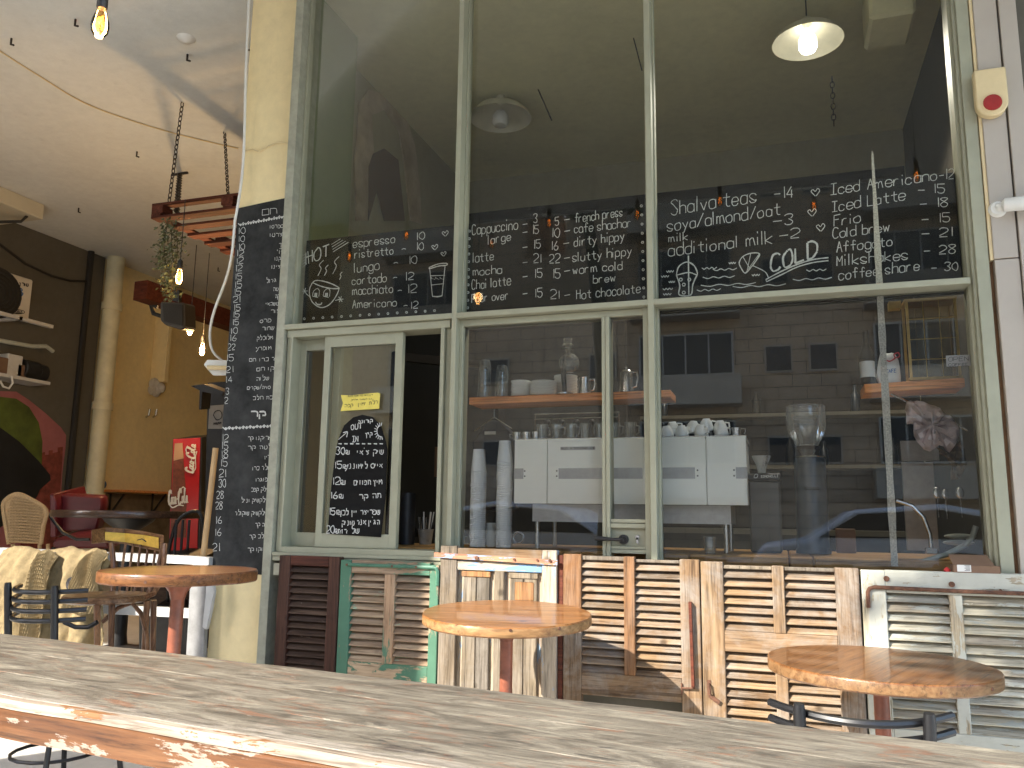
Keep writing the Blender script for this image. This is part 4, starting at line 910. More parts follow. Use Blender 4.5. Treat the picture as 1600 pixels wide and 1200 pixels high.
def cup(x, y, z, lab, kind='ceramic'):
    r = .036; o = MB().lathe([(r, 0), (r*.99, .02), (r*.80, .045), (r*.55, .058), (r*.52, .062), (.001, .060)], (x, y, z), 18, cap=False)
    a = random.uniform(-.8, .8)
    o.tube([(x+r*.8*math.cos(a), y-r*.8*math.sin(a), z+.05), (x+(r+.02)*math.cos(a), y-(r+.02)*math.sin(a), z+.045), (x+(r+.022)*math.cos(a), y-(r+.022)*math.sin(a), z+.022), (x+r*math.cos(a), y-r*math.sin(a), z+.015)], .0045, 6)
    return o.build('upturned_cup', kind, smooth=True)
ct = mz1+.004
spots = [(1043, 0, 0, 'leftmost upturned white cup on the espresso machine'), (1066, 0, 0, 'upturned white cup second from the left on the machine'), (1096, 0, 0, 'upturned white cup at the middle of the machine front row'), (1127, 0, 0, 'rightmost upturned white cup on the machine front row'),
         (1052, 1, 1, 'upturned white cup in the upper row, leftmost'), (1082, 1, 1, 'upturned white cup in the upper row, second'), (1104, 1, 1, 'upturned white cup highest at the centre of the pile'), (1126, 1, 1, 'upturned white cup in the upper row, rightmost')]
for px, row, lv, lab in spots:
    Y = MYa+.06+row*.045; c_ = cup(PY(px, 670, Y)[0], Y, ct+lv*.026+(.012 if px == 1104 else 0), lab); c_.rotation_euler = (random.uniform(-.1, .1), random.uniform(-.14, .14), 0)
    tag(c_, lab, 'cup', 'white cups on the espresso machine')
for i, px in enumerate((808, 823, 838)):
    Y = MYa+.08; q = PY(px, 680, Y)[0]; m_ = MB().lathe([(.020, 0), (.026, .045), (.024, .045), (.018, .006), (.001, .005)], (q, Y, ct), 14, cap=False); m_.tube([(q-.022, Y, ct+.035), (q-.044, Y, ct+.034), (q-.040, Y, ct+.012), (q-.022, Y, ct+.01)], .003, 6)
    tag(m_.build('small_metal_jug', 'steel', smooth=True), ['leftmost little metal jug on the machine', 'middle little metal jug of the three on the machine', 'little metal jug on the machine nearest the glass mugs'][i], 'jug', 'little metal jugs on the machine')
q = PY(1151, 680, MYa+.07); m_ = MB().lathe([(.020, 0), (.026, .045), (.024, .045), (.018, .006), (.001, .005)], (q[0], MYa+.07, ct), 14, cap=False); m_.tube([(q[0]+.022, MYa+.07, ct+.04), (q[0]+.046, MYa+.07, ct+.038), (q[0]+.040, MYa+.07, ct+.012)], .003, 6)
tag(m_.build('small_metal_jug', 'steel', smooth=True), 'small metal jug at the right end of the machine, beside the white cups', 'jug')
for i, px in enumerate((847, 870, 893, 915, 938, 960, 985)):
    Y = MYa+.10; q = PY(px, 670, Y)[0]; m_ = MB(); tumbler(m_, (q, Y, ct), .034, .088, flip=False); m_.tube([(q+.032, Y-.01, ct+.07), (q+.052, Y-.02, ct+.066), (q+.05, Y-.02, ct+.03), (q+.030, Y-.01, ct+.022)], .0035, 6)
    tag(m_.build('glass_mug', 'cupglass', smooth=True), 'clear glass mug on the espresso machine, '+['first','second','third','fourth','fifth','sixth','last'][i]+' of its row from the left', 'glass mug', 'glass mugs on the espresso machine')
# group handles row seen above the mugs
t = thing('glass_rack', (PY(910, 655, .9)[0], .9, PY(910, 662, .9)[2]), 'wire rack with dark round knobs behind the glass mugs', 'rack')
a, b_ = PY(835, 655, .9), PY(968, 655, .9)
for dz in (0, .03): MB().tube([(a[0], .9, a[2]+dz), (b_[0], .9, a[2]+dz)], .004, 6).build('wire', 'steel', t)
for px in (855, 877, 900, 924): q = PY(px, 660, .88); MB().sphere((q[0], .88, q[2]), .022, 12, 8).build('knob', 'black', t, smooth=True)
for px in (836, 967): q = PY(px, 655, .9); MB().tube([(q[0], .9, mz1), (q[0], .9, a[2]+.03)], .004, 6).build('upright', 'steel', t)
# counter inside
zc = cz
t = thing('cafe_counter', (-.5, .6, 0), 'thick timber bar counter inside behind the right window', 'counter')
B((-3.05, .20, zc-.055), (-1.66, .75, zc-.003)).build('counter_top', 'counter', t, bevel=.004)
xj = [-1.66, -1.0, -.45, .02, .13, 1.14]
for i in range(5): B((xj[i]+.003, .20, zc-.075), (xj[i+1]-.003, 1.1, zc-.003)).build('timber_baulk', 'counter', t, bevel=.006)
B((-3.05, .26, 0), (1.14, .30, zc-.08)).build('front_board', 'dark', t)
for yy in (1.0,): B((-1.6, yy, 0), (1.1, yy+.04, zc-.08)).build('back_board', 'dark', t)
# towers of plastic cups
for px, top, lab in ((746, 700, 'left tower of milky plastic cups by the window'), (787, 688, 'right tower of milky plastic cups by the window, the taller')):
    Y = .34; q = PY(px, 838, Y); zt_ = PY(px, top, Y)[2]; z0 = zc; t = thing('cup_tower', (q[0], Y, z0), lab, 'plastic cups')
    n = int((zt_-z0-.12)/.0115); me, _ = MB().lathe([(.0425, 0), (.046, .0015), (.0465, .004), (.0435, .0055), (.0425, .0114)], (0, 0, 0), 20, cap=False).mesh('cup_rim', 'towercup', smooth=True, origin=(0, 0, 0))
    for k in range(n): put('cup_rim', me, (q[0]+random.uniform(-.0015, .0015), Y, z0+k*.0115), t)
    MB().lathe([(.043, 0), (.034, .105), (.033, .118), (.001, .118)], (q[0], Y, z0+n*.0115), 20, cap=False).build('top_cup', 'towercup', t, smooth=True)
plates(767, 14, .032, 'small stack of white lids between the two towers of plastic cups', Y=.40, z0=zc, x=PY(767, 838, .40)[0])
# jacket and hangers behind the cups
t = thing('hanging_jacket', (PY(768, 700, 1.2)[0], 1.2, PY(768, 800, 1.2)[2]), 'dark jacket on a hanger behind the towers of plastic cups', 'jacket')
j0 = [(738, 690), (752, 672), (765, 655), (782, 658), (800, 676), (812, 690), (806, 800), (744, 800)]
MB().prism([PY(x, y, 1.2) for x, y in j0], (0, .06, 0)).build('cloth', simple('navy black cloth', (.022, .022, .03), .9), t, bevel=.01)
B((PY(757, 679, 1.19)[0], 1.19, PY(757, 679, 1.19)[2]), (PY(774, 674, 1.19)[0], 1.199, PY(757, 674, 1.19)[2])).build('care_label', 'white', t)
q = PY(772, 652, 1.19); MB().tube([(q[0]-.14, 1.19, q[2]-.09), (q[0], 1.19, q[2]), (q[0]+.13, 1.19, q[2]-.08)], .004, 6).build('hanger', 'steel', t); MB().tube([(q[0], 1.19, q[2]), (q[0], 1.19, q[2]+.05), (q[0]+.02, 1.19, q[2]+.07), (q[0]+.035, 1.19, q[2]+.05)], .003, 6).build('hook', 'steel', t)
# hanging measuring rings by the left foot
q = PY(810, 840, .36); t = tag(MB().tube([(q[0]+.03*math.cos(a), .36, q[2]+.03*math.sin(a)) for a in [i*math.pi/6 for i in range(12)]], .005, 6, closed=True).build('metal_ring', 'steel'), 'loose metal ring holder on the counter at the foot of the coffee machine', 'ring')
# small grinder with clear funnel
def Pi(px, py, Y): return PY(px, py, Y)
Y = .55; c = Pi(1196, 855, Y); zt_ = Pi(1196, 745, Y)[2]
t = thing('tall_grinder', (c[0], Y, zc), 'black coffee grinder with a small clear funnel beside the espresso machine', 'coffee grinder')
B((c[0]-.075, Y, zc), (c[0]+.085, Y+.22, zt_-.02)).build('body', 'darkgrey', t, bevel=.01); hd = B((c[0]-.08, Y-.02, zt_-.02), (c[0]+.09, Y+.24, zt_+.018)).build('head', 'black', t, bevel=.006)
K = Ink(Y-.0215, (1020, 470, 2.856), .0032); K.text('SIMONELLI', (482, 789), (560, 786), 9); K.line([(452, 790), (455, 776), (468, 775), (465, 788), (452, 790)]); K.done('lettering', 'chalk', hd)
MB().lathe([(.016, 0), (.020, .005), (.026, .04), (.048, .088), (.050, .095), (.048, .095), (.024, .045)], (c[0]-.005, Y+.03, zt_+.018), 20, cap=False).build('funnel', 'plastic', t, smooth=True)
# big grinder
Y = .55; c = Pi(1272, 850, Y); z_top = Pi(1272, 714, Y)[2]; rb = (Pi(1298, 760, Y)[0]-Pi(1250, 760, Y)[0])/2+.005
t = thing('hopper_grinder', (c[0], Y, zc), 'blue grey coffee grinder under a big clear bean hopper', 'coffee grinder')
MB().lathe([(rb*1.1, 0), (rb*1.1, .02), (rb, .03), (rb, z_top-zc-.01), (rb*.95, z_top-zc), (rb*.3, z_top-zc+.002)], (c[0], Y+.1, zc), 32).build('body', 'grinder', t, smooth=True)
MB().lathe([(rb*.96, 0), (rb*1.04, .004), (rb*1.0, .009), (rb*.5, .012)], (c[0], Y+.1, z_top), 32).build('rim', 'steel', t, smooth=True)
zh0, zh1 = z_top+.012, Pi(1272, 630, Y)[2]; hr = (Pi(1300, 650, Y)[0]-Pi(1236, 650, Y)[0])/2
MB().lathe([(rb*.35, 0), (rb*.5, .02), (hr*.93, (zh1-zh0)*.45), (hr, (zh1-zh0)*.62), (hr, zh1-zh0-.012), (hr*.96, zh1-zh0)], (c[0]-.01, Y+.1, zh0), 28, cap=False).build('hopper', 'cupglass', t, smooth=True)
MB().lathe([(rb*.33, .0), (rb*.45, .02), (rb*.8, .05), (.001, .062)], (c[0]-.01, Y+.1, zh0+.002), 20).build('beans', simple('roasted beans', (.03, .015, .008), .5, 0, .6, 200, .9), t)
for k in range(4):
    for l in range(2): B((c[0]-.03+k*.018, Y+.1-rb-.002, Pi(1272, 762, Y)[2]-l*.010), (c[0]-.018+k*.018, Y+.1-rb+.01, Pi(1272, 762, Y)[2]-l*.010+.004)).build('vent_slot', 'dark', t)
# back row: dark equipment, bottles, shelves
t = thing('back_cabinet', (.2, 3.3, 0), 'dark back bar cabinet along the rear wall of the cafe', 'cabinet')
B((-1.4, 3.0, 0), (1.1, 3.55, 1.0)).build('carcass', 'dark', t); B((-1.4, 2.98, 1.0), (1.1, 3.58, 1.04)).build('worktop', 'greywall', t)
B((-1.2, 3.35, 1.55), (1.1, 3.58, 1.58)).build('shelf_board', 'greywall', t); B((-1.2, 3.35, 2.0), (1.1, 3.58, 2.03)).build('shelf_board', 'greywall', t)
for i in range(8):
    xx = -1.0+i*.27; zz = 1.58 if i % 3 else 2.03; hh = random.uniform(.2, .3)
    o = MB().lathe([(.034, 0), (.036, .01), (.036, hh*.6), (.014, hh*.75), (.013, hh), (.001, hh)], (xx, 3.45, zz), 10).build('bottle', random.choice(['dark', 'black', 'grinder']), smooth=True)
    tag(o, 'dark bottle on the back bar shelves, '+['first','second','third','fourth','fifth','sixth','seventh','eighth'][i]+' from the left', 'bottle', 'bottles on the back bar')
# right shelf with bottle, bag, lantern
Ys = .40
s_, SA, SB = shelf_pts((1350, 600), (1507, 590), .045, .22, 'wooden_shelf', 'orange wooden shelf at the right end holding a lantern and a paper bag', Ys, Ys)
zs0 = (SA[2]+SB[2])/2
q = Pi(1356, 590, Ys+.06); hb_ = Pi(1354, 518, Ys+.06)[2]-zs0
t = thing('wine_bottle', (q[0], Ys+.06, zs0), 'dark bottle with white label on the right shelf beside the paper bag', 'bottle')
MB().lathe([(.034, 0), (.036, .008), (.036, hb_*.55), (.014, hb_*.75), (.013, hb_), (.001, hb_)], (q[0], Ys+.06, zs0), 18).build('bottle_glass', 'dark', t, smooth=True)
MB().lathe([(.0365, hb_*.12), (.0365, hb_*.42)], (q[0], Ys+.06, zs0), 18, cap=False).build('paper_label', 'white', t)
q = Pi(1390, 590, Ys+.05); bw = .075
t = thing('sugar_bag', (q[0], Ys+.05, zs0), 'crumpled white bag with red and blue print on the right shelf', 'bag')
bg_ = MB(); rings = [(0, .95, .8), (.04, 1.05, .95), (.08, 1.0, .9), (.12, .85, .7), (.15, .62, .35), (.158, .5, .1)]
vs = []; fs = []
for i, (z, sx, sy) in enumerate(rings):
    for k in range(14):
        a = 2*math.pi*k/14; j = 1+random.uniform(-.07, .07); vs.append((q[0]+.055*sx*math.cos(a)*j, Ys+.07+.04*sy*math.sin(a)*j, zs0+z+random.uniform(-.004, .004)*(i > 0)))
for i in range(5):
    for k in range(14): fs.append((i*14+k, i*14+(k+1) % 14, (i+1)*14+(k+1) % 14, (i+1)*14+k))
fs.append(tuple(range(70, 84))); bg_.add(vs, fs); bo = bg_.build('paper_bag', 'white', t, smooth=True)
K = Ink(Ys+.018, (1300, 440, 2.61), .004); K.line([(200, 330), (215, 318), (235, 325), (258, 312)], .006); K.line([(252, 296), (270, 290), (275, 305), (258, 310), (252, 296)], .006); K.done('red_print', 'redprint', bo)
K = Ink(Ys+.018, (1300, 440, 2.61), .003); K.text('CAFE', (222, 372), (262, 370), 14); K.done('blue_print', 'blue', bo)
# brass lantern
l0, l1 = Pi(1422, 585, Ys+.08), Pi(1498, 585, Ys+.08); lt = Pi(1460, 468, Ys+.08)[2]; dpt = .13
t = thing('brass_lantern', ((l0[0]+l1[0])/2, Ys+.1, zs0), 'square brass lantern with leaded glass panes on the right shelf', 'lantern')
zl0 = zs0+.01; ylf = Ys+.05
for xx in (l0[0], l1[0]):
    for yy in (ylf, ylf+dpt): B((xx-.006, yy-.006, zl0), (xx+.006, yy+.006, lt)).build('corner_post', 'brass', t)
for zz in (zl0, lt-.012): B((l0[0]-.01, ylf-.01, zz), (l1[0]+.01, ylf+dpt+.01, zz+.014)).build('frame_plate', 'brass', t)
for k in (1, 2): B((l0[0]+(l1[0]-l0[0])*k/3-.0015, ylf-.004, zl0+.014), (l0[0]+(l1[0]-l0[0])*k/3+.0015, ylf-.001, lt-.012)).build('glazing_bar', 'brass', t)
for k in (1, 2, 3): B((l0[0]+.006, ylf-.005, zl0+(lt-zl0)*k/4-.0015), (l1[0]-.006, ylf-.0015, zl0+(lt-zl0)*k/4+.0015)).build('glazing_bar', 'brass', t)
B((l0[0]+.006, ylf, zl0+.014), (l1[0]-.006, ylf+.003, lt-.012)).build('lantern_pane', 'amber', t)
B((l0[0]-.07, Ys+.14, lt-.02), (l0[0]-.012, Ys+.2, lt+.02)).build('hood', 'brass', t)
# sticker on the glass
q0, q1 = PY(1479, 573, .105), PY(1516, 554, .105); st2 = B((q0[0], .1045, q0[2]), (q1[0], .106, q1[2])).build('glass_sticker', simple('grey film sticker', (.16, .16, .15), .4), bevel=.0); tag(st2, 'small grey sticker with dark capitals on the right window', 'sticker')
K = Ink(.1035, (1300, 440, 2.61), .002); K.text('OPEN', (475, 325), (558, 322), 16); K.text('COFFEE', (475, 345), (555, 342), 10); K.done('lettering', 'ink', st2)
# speckled strip on the glass
a, b_ = PY(1363, 236, .121), PY(1398, 885, .121)
m_ = MB(); N_ = 26; vs = []
for i in range(N_+1):
    u = i/N_; c_ = a.lerp(b_, u); wd_ = (.004+.0115*min(1, u*3.5))*random.uniform(.85, 1.1); vs += [c_+Vector((-wd_, 0, 0)), c_+Vector((wd_, 0, 0))]
vs2 = vs+[v+Vector((0, .004, 0)) for v in vs]; o_ = len(vs); fs = []
for i in range(N_): fs += [(2*i, 2*i+1, 2*i+3, 2*i+2), (o_+2*i+2, o_+2*i+3, o_+2*i+1, o_+2*i), (2*i, 2*i+2, o_+2*i+2, o_+2*i), (2*i+3, 2*i+1, o_+2*i+1, o_+2*i+3)]
tag(MB().add(vs2, fs).build('cork_strip', 'stripmosaic'), 'long tapering speckled strip running down inside the right window', 'strip')
# cloth hung on a rail
t = thing('towel_rail', (Pi(1420, 640, .5)[0], .5, Pi(1420, 640, .5)[2]), 'slanting metal rail below the right shelf', 'rail')
MB().tube([Pi(1392, 615, .5), Pi(1430, 634, .48), Pi(1512, 672, .44)], .006, 8).build('rod', 'steel', t)
def rag(outline, Y, m, nm, lab, seed):
    random.seed(seed); P = [Vector(Pi(x, y, Y)) for x, y in outline]; c = sum(P, Vector())/len(P)
    vs = [c+Vector((0, -.05, 0))]; n = len(P); rings = 5
    for r_ in range(1, rings+1):
        for k in range(n*3):
            p = P[k//3].lerp(P[(k//3+1) % n], (k % 3)/3); v = c.lerp(p, r_/rings); vs.append(v+Vector((0, .03*math.sin(k*1.9+r_*.8)-.02*(rings-r_)/rings, 0)))
    fs = [(0, 1+k, 1+(k+1) % (n*3)) for k in range(n*3)]
    for r_ in range(rings-1):
        for k in range(n*3): a_ = 1+r_*n*3; fs.append((a_+k, a_+(k+1) % (n*3), a_+n*3+(k+1) % (n*3), a_+n*3+k))
    o = MB().add(vs, fs).build(nm, m, smooth=True); sm = o.modifiers.new('thick', 'SOLIDIFY'); sm.thickness = .004; tag(o, lab, 'cloth'); return o
rag([(1416, 628), (1432, 626), (1462, 634), (1478, 648), (1492, 655), (1500, 680), (1485, 706), (1468, 695), (1452, 706), (1432, 692), (1426, 662), (1415, 660)], .42, 'cloth', 'kitchen_cloth', 'grey pink kitchen cloth bunched on the slanting rail', 5)
rag([(1462, 700), (1480, 706), (1500, 690), (1511, 722), (1500, 748), (1488, 750), (1486, 722), (1474, 712)], .46, 'browncloth', 'brown_rag', 'tan rag hanging below the grey pink cloth', 8)
# tap, spoons, papers, hose
q = [Pi(x, y, .42) for x, y in ((1400, 782), (1425, 790), (1443, 808), (1453, 835), (1455, 856))]
t = thing('swan_neck_tap', (q[-1][0], .42, q[-1][2]), 'curved chrome swan neck tap inside the right window', 'tap'); MB().tube([q[0]]+[Vector(p) for p in q[1:]], .010, 10).build('spout', 'steel', t, smooth=True)
B((q[-1][0]-.025, .40, q[-1][2]-.03), (q[-1][0]+.025, .45, q[-1][2]+.0)).build('base', 'steel', t, bevel=.004)
for i, (px, py, rr_) in enumerate(((1464, 770, .026), (1500, 770, .026), (1477, 772, .022))):
    q = Pi(px, py, .9); o = MB().sphere(q, rr_, 12, 8, (.8, .3, 1.2)); o.tube([(q[0], q[1], q[2]+.02), (q[0]+.004, q[1], q[2]-.13)], .005, 6)
    tag(o.build('metal_spoon', 'steel', smooth=True), ['left ladle hanging behind the tap in the right window', 'right ladle hanging behind the tap in the right window', 'small spoon between the two ladles behind the tap'][i], 'spoon', 'spoons behind the tap')
q = [Pi(x, y, .26) for x, y in ((1405, 886), (1440, 878), (1480, 866), (1508, 852), (1520, 838), (1525, 822))]; hpts = [tuple(p) for p in q]
tag(MB().tube(hpts, .0125, 10).build('ribbed_hose', 'hose', smooth=True), 'grey green hose curling along the counter inside the right window', 'hose')
for i, (px, py, lab) in enumerate(((1500, 838, 'upper folded pale cloth pack on the counter in the right window'), (1498, 848, 'lower folded pale cloth pack on the counter in the right window'))):
    q = Pi(px, py, .42); tag(MB().sphere(q, .05, 14, 8, (1.4, .6, .26)).build('cloth_pack', 'hose', smooth=True), lab, 'cloth')
t = thing('glass_tumbler', tuple(Pi(1110, 876, .27)), 'single clear tumbler on the timber counter below the coffee machine', 'glass'); m_ = MB(); tumbler(m_, (Pi(1110, 876, .27)[0], .27, zc-.002), .032, .085, flip=False); m_.build('bowl', 'cupglass', t, smooth=True)
t = thing('picnic_case', tuple(Pi(1400, 800, 1.1)), 'pale panel and dark frame leaning behind the tap', 'board'); a, b_ = Pi(1409, 720, 1.1), Pi(1466, 688, 1.1); B((a[0], 1.1, a[2]), (b_[0], 1.12, b_[2])).build('panel', 'greysteel', t); a, b_ = Pi(1418, 860, 1.15), Pi(1458, 722, 1.15); B((a[0], 1.15, a[2]), (b_[0], 1.18, b_[2])).build('frame', 'greysteel', t)
# pale book-like leaflets at the counter
q = Pi(1322, 850, .8); tag(B((q[0]-.05, .8, zc), (q[0]+.05, .83, zc+.13)).build('white_label_tin', 'card', bevel=.004), 'dark carton with pale label standing right of the big grinder', 'carton')
# hatch interior: dark cabinet, paper cup pot, brown poster
q = PY(665, 835, .5); t = thing('straw_pot', (q[0], .5, zc), 'clear pot of straws and stirrers inside the open hatch', 'pot')
MB().lathe([(.035, 0), (.046, .085), (.05, .09), (.047, .09), (.033, .004), (.001, .003)], (q[0], .5, zc), 18, cap=False).build('pot', 'plastic', t, smooth=True)
for k in range(12):
    a = k*2.4; MB().tube([(q[0]+.02*math.cos(a), .5+.02*math.sin(a), zc+.01), (q[0]+.045*math.cos(a), .5+.045*math.sin(a), zc+.13+.03*(k % 3))], .0035, 5).build('straw', ['black', 'steel', 'white'][k % 3], t)
q = PY(636, 800, .45); t = tag(MB().lathe([(.05, 0), (.05, .30), (.001, .30)], (q[0], .45, zc), 20, cap=False).build('black_canister', 'black', smooth=True), 'tall black canister at the left of the open hatch', 'canister')
q0, q1 = PY(678, 745, 1.6), PY(692, 698, 1.6); t = B((q0[0], 1.6, q0[2]), (q1[0]+.02, 1.61, q1[2])).build('brown_poster', simple('brown poster', (.16, .09, .05), .7), bevel=.002); tag(t, 'small brown picture hanging in the dark hatch', 'picture')
dk = thing('inner_door', (-2.4, 1.3, 0), 'grey framed inner glass door standing open behind the hatch', 'door')
for (xa_, ya_, xb_, yb_) in ((-2.55, 1.1, -1.9, 1.75),):
    d = Vector((xb_-xa_, yb_-ya_, 0)).normalized()
    for u in (0, .82): p = Vector((xa_, ya_, 0))+d*u; MB().beam(p, p+Vector((0, 0, 2.25)), .05, .05, up=(d.x, d.y, 0)).build('stile', 'blackwall', dk)
    for z in (.05, 1.0, 2.22): MB().beam(Vector((xa_, ya_, z)), Vector((xa_, ya_, z))+d*.82, .05, .06).build('rail', 'blackwall', dk)
# lamps inside
def shade(px, py, Y, rpx, lab, lit):
    c = PY(px, py, Y); r = (PY(px+rpx, py, Y)[0]-PY(px-rpx, py, Y)[0])/2
    t = thing('enamel_pendant', tuple(c), lab, 'pendant lamp')
    MB().lathe([(r, 0), (r*.96, r*.10), (r*.75, r*.32), (r*.4, r*.46), (r*.16, r*.55), (r*.15, r*.75), (.001, r*.76)], (c[0], Y, c[2]), 28, cap=False).build('shade', simple('cream enamel', (.55, .52, .40), .35), t, smooth=True)
    MB().tube([(c[0], Y, c[2]+r*.75), (c[0], Y, H)], .005, 6).build('cord', 'dark', t)
    o = MB().lathe([(.001, -.07), (r*.2, -.065), (r*.26, -.04), (r*.25, .02), (r*.15, .06)], (c[0], Y, c[2]), 18, cap=False).build('lamp', 'led' if lit else 'white', t, smooth=True)
    if lit:
        L = bpy.data.lights.new('pendant_light', 'SPOT'); L.energy = 30; L.spot_size = R(150); L.spot_blend = .6; L.shadow_soft_size = .06; L.color = (1, .93, .80)
        lo = bpy.data.objects.new('pendant_light', L); COL.objects.link(lo); lo.location = (c[0], Y, c[2]-.22)
shade(1262, 66, 1.3, 57, 'wide enamel pendant with a lit white lamp behind the upper right pane', True)
shade(782, 185, 2.0, 46, 'unlit cream enamel pendant behind the upper middle pane', False)
# indoor air conditioner and chains behind the upper panes
a, b_ = PY(1350, 82, 1.6), PY(1412, -20, 1.6); t = thing('wall_duct', tuple(a), 'pale boxed duct hanging behind the upper right pane', 'duct'); B((a[0], 1.2, a[2]), (b_[0], 1.6, H)).build('casing', 'cafeceil', t, bevel=.02)
def chain(p, q, link=.034, r=.0028, nm='hanging_chain', lab='', parent=None, m='chain'):
    p, q = Vector(p), Vector(q); n = max(3, int((q-p).length/(link*.78)))
    d = (q-p).normalized(); s1 = d.cross(Vector((0, 1, .1))).normalized(); s2 = d.cross(s1).normalized(); o = MB()
    for i in range(n):
        c = p.lerp(q, (i+.5)/n); sd = s1 if i % 2 else s2
        o.tube([c+d*(link/2*math.cos(a))*1.02+sd*(link*.28*math.sin(a)) for a in [k*math.pi/4 for k in range(8)]], r, 5, closed=True)
    ob = o.build(nm, m, parent); 
    if not parent: tag(ob, lab, 'chain')
    return ob
chain(PY(515, 78, 1.0), PY(514, 310, 1.0), .06, .005, lab='heavy chain hanging behind the upper left pane')
chain(PY(1300, 120, 1.8), PY(1303, 196, 1.8), .05, .004, lab='short chain hanging behind the upper right pane')
tag(MB().tube([PY(783, 32, 2.0), PY(800, 60, 2.0), PY(830, 115, 2.0), PY(862, 188, 2.0)], .006, 6).build('loose_cable', 'dark'), 'dark cable slanting down from the ceiling by the unlit pendant', 'cable')
tag(MB().tube([PY(975, -10, 1.5), PY(985, 40, 1.5), PY(1003, 110, 1.5)], .005, 6).build('loose_cable', 'dark'), 'dark cable slanting behind the third mullion at the top', 'cable')
# arch painting on the inner wall
t = thing('wall_painting', tuple(PX(600, 330, -3.07)), 'pale arch shaped wall painting behind the upper left pane', 'painting')
po = [(555, 345), (553, 250), (560, 160), (575, 140), (610, 150), (635, 185), (648, 230), (655, 290), (658, 350), (640, 345), (630, 250), (622, 205), (600, 172), (580, 180), (583, 240), (575, 345)]
MB().prism([PX(x, y, -3.078) for x, y in po], (.008, 0, 0)).build('pale_shape', 'jacketskin', t)
po = [(583, 240), (600, 232), (622, 250), (632, 345), (600, 345), (588, 300), (575, 345), (576, 260)]
MB().prism([PX(x, y, -3.068) for x, y in po], (.004, 0, 0)).build('brown_shape', simple('dull brown mural paint', (.10, .06, .04), .8), t)
# lower back wall painted near black so it stays dim under the pendant
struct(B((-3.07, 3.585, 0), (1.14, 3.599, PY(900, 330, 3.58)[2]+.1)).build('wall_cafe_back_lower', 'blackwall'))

# ================================================================== TABLES
random.seed(11)
def round_table(px, py, wpx, z, tilt, lab, th=.042, mt='honey', pole='rustpipe', rot=.3, edge='honeyedge'):
    c = PZ(px, py, z); dep = (c-CAM).dot(FWD); r = wpx/2*dep/FPX
    t = thing('round_table', (c[0], c[1], -.1), lab, 'table', 'round wooden cafe tables')
    n = 56; prof = [(.001, 0), (r*.985, 0), (r, .006), (r, th-.006), (r-.005, th), (.001, th)]
    m_ = MB(); vs = []; fs = []
    for i, (q, zz) in enumerate(prof):
        for k in range(n):
            w_ = 1+.004*math.sin(k*1.7)+.003*math.sin(k*.6); vs.append((q*w_*math.cos(2*math.pi*k/n), q*w_*math.sin(2*math.pi*k/n), zz-th))
    for i in range(len(prof)-1): fs += [(i*n+k, i*n+(k+1) % n, (i+1)*n+(k+1) % n, (i+1)*n+k) for k in range(n)]
    me, _ = m_.add(vs, fs).mesh('tabletop', mt, smooth=True, origin=(0, 0, 0))
    me.materials.append(MT[edge])
    for p in me.polygons:
        if abs(p.normal.z) < .5: p.material_index = 1
    o = put('tabletop', me, (c[0], c[1], z), t, rot=(tilt[0], tilt[1], rot))
    MB().tube([(c[0], c[1], -.085), (c[0], c[1], z-th-.004)], .027, 20).build('pole', pole, t, smooth=True)
    MB().lathe([(.028, -.03), (.036, .0), (.058, .030), (.075, .036), (.075, .042)], (c[0], c[1], z-th-.044), 20, cap=False).build('mount_flange', pole, t, smooth=True)
    bs = MB()
    for k in range(4):
        a = k*math.pi/2+.5; bs.beam((c[0], c[1], -.075), (c[0]+.26*math.cos(a), c[1]+.26*math.sin(a), -.085), .05, .03)
    bs.build('foot', pole, t)
    # knots burnt into the rim
    for k in range(3):
        a = -1.2+k*.55+random.uniform(-.1, .1); MB().tube([(c[0]+(r-.003)*math.cos(a), c[1]+(r-.003)*math.sin(a), z-th*.6), (c[0]+(r+.0012)*math.cos(a), c[1]+(r+.0012)*math.sin(a), z-th*.6)], .006, 10).build('rim_knot', 'rust', t)
    return t
round_table(792, 957, 264, .715, (R(2.6), 0, 0), 'round honey pine table in full sun before the blue panelled door')
round_table(1374, 1035, 336, .605, (R(.6), 0, 0), 'round pine table mostly in shade before the white shutter', th=.044, rot=1.2)
round_table(281, 890, 234, .885, (0, 0, 0), 'round reddish wooden table at the left beside the cream column', mt=wood('red brown varnished top', ((.10, .036, .015), (.17, .07, .03), (.25, .115, .05)), 'x', .3, gloss=.5), th=.045, edge='rededge')

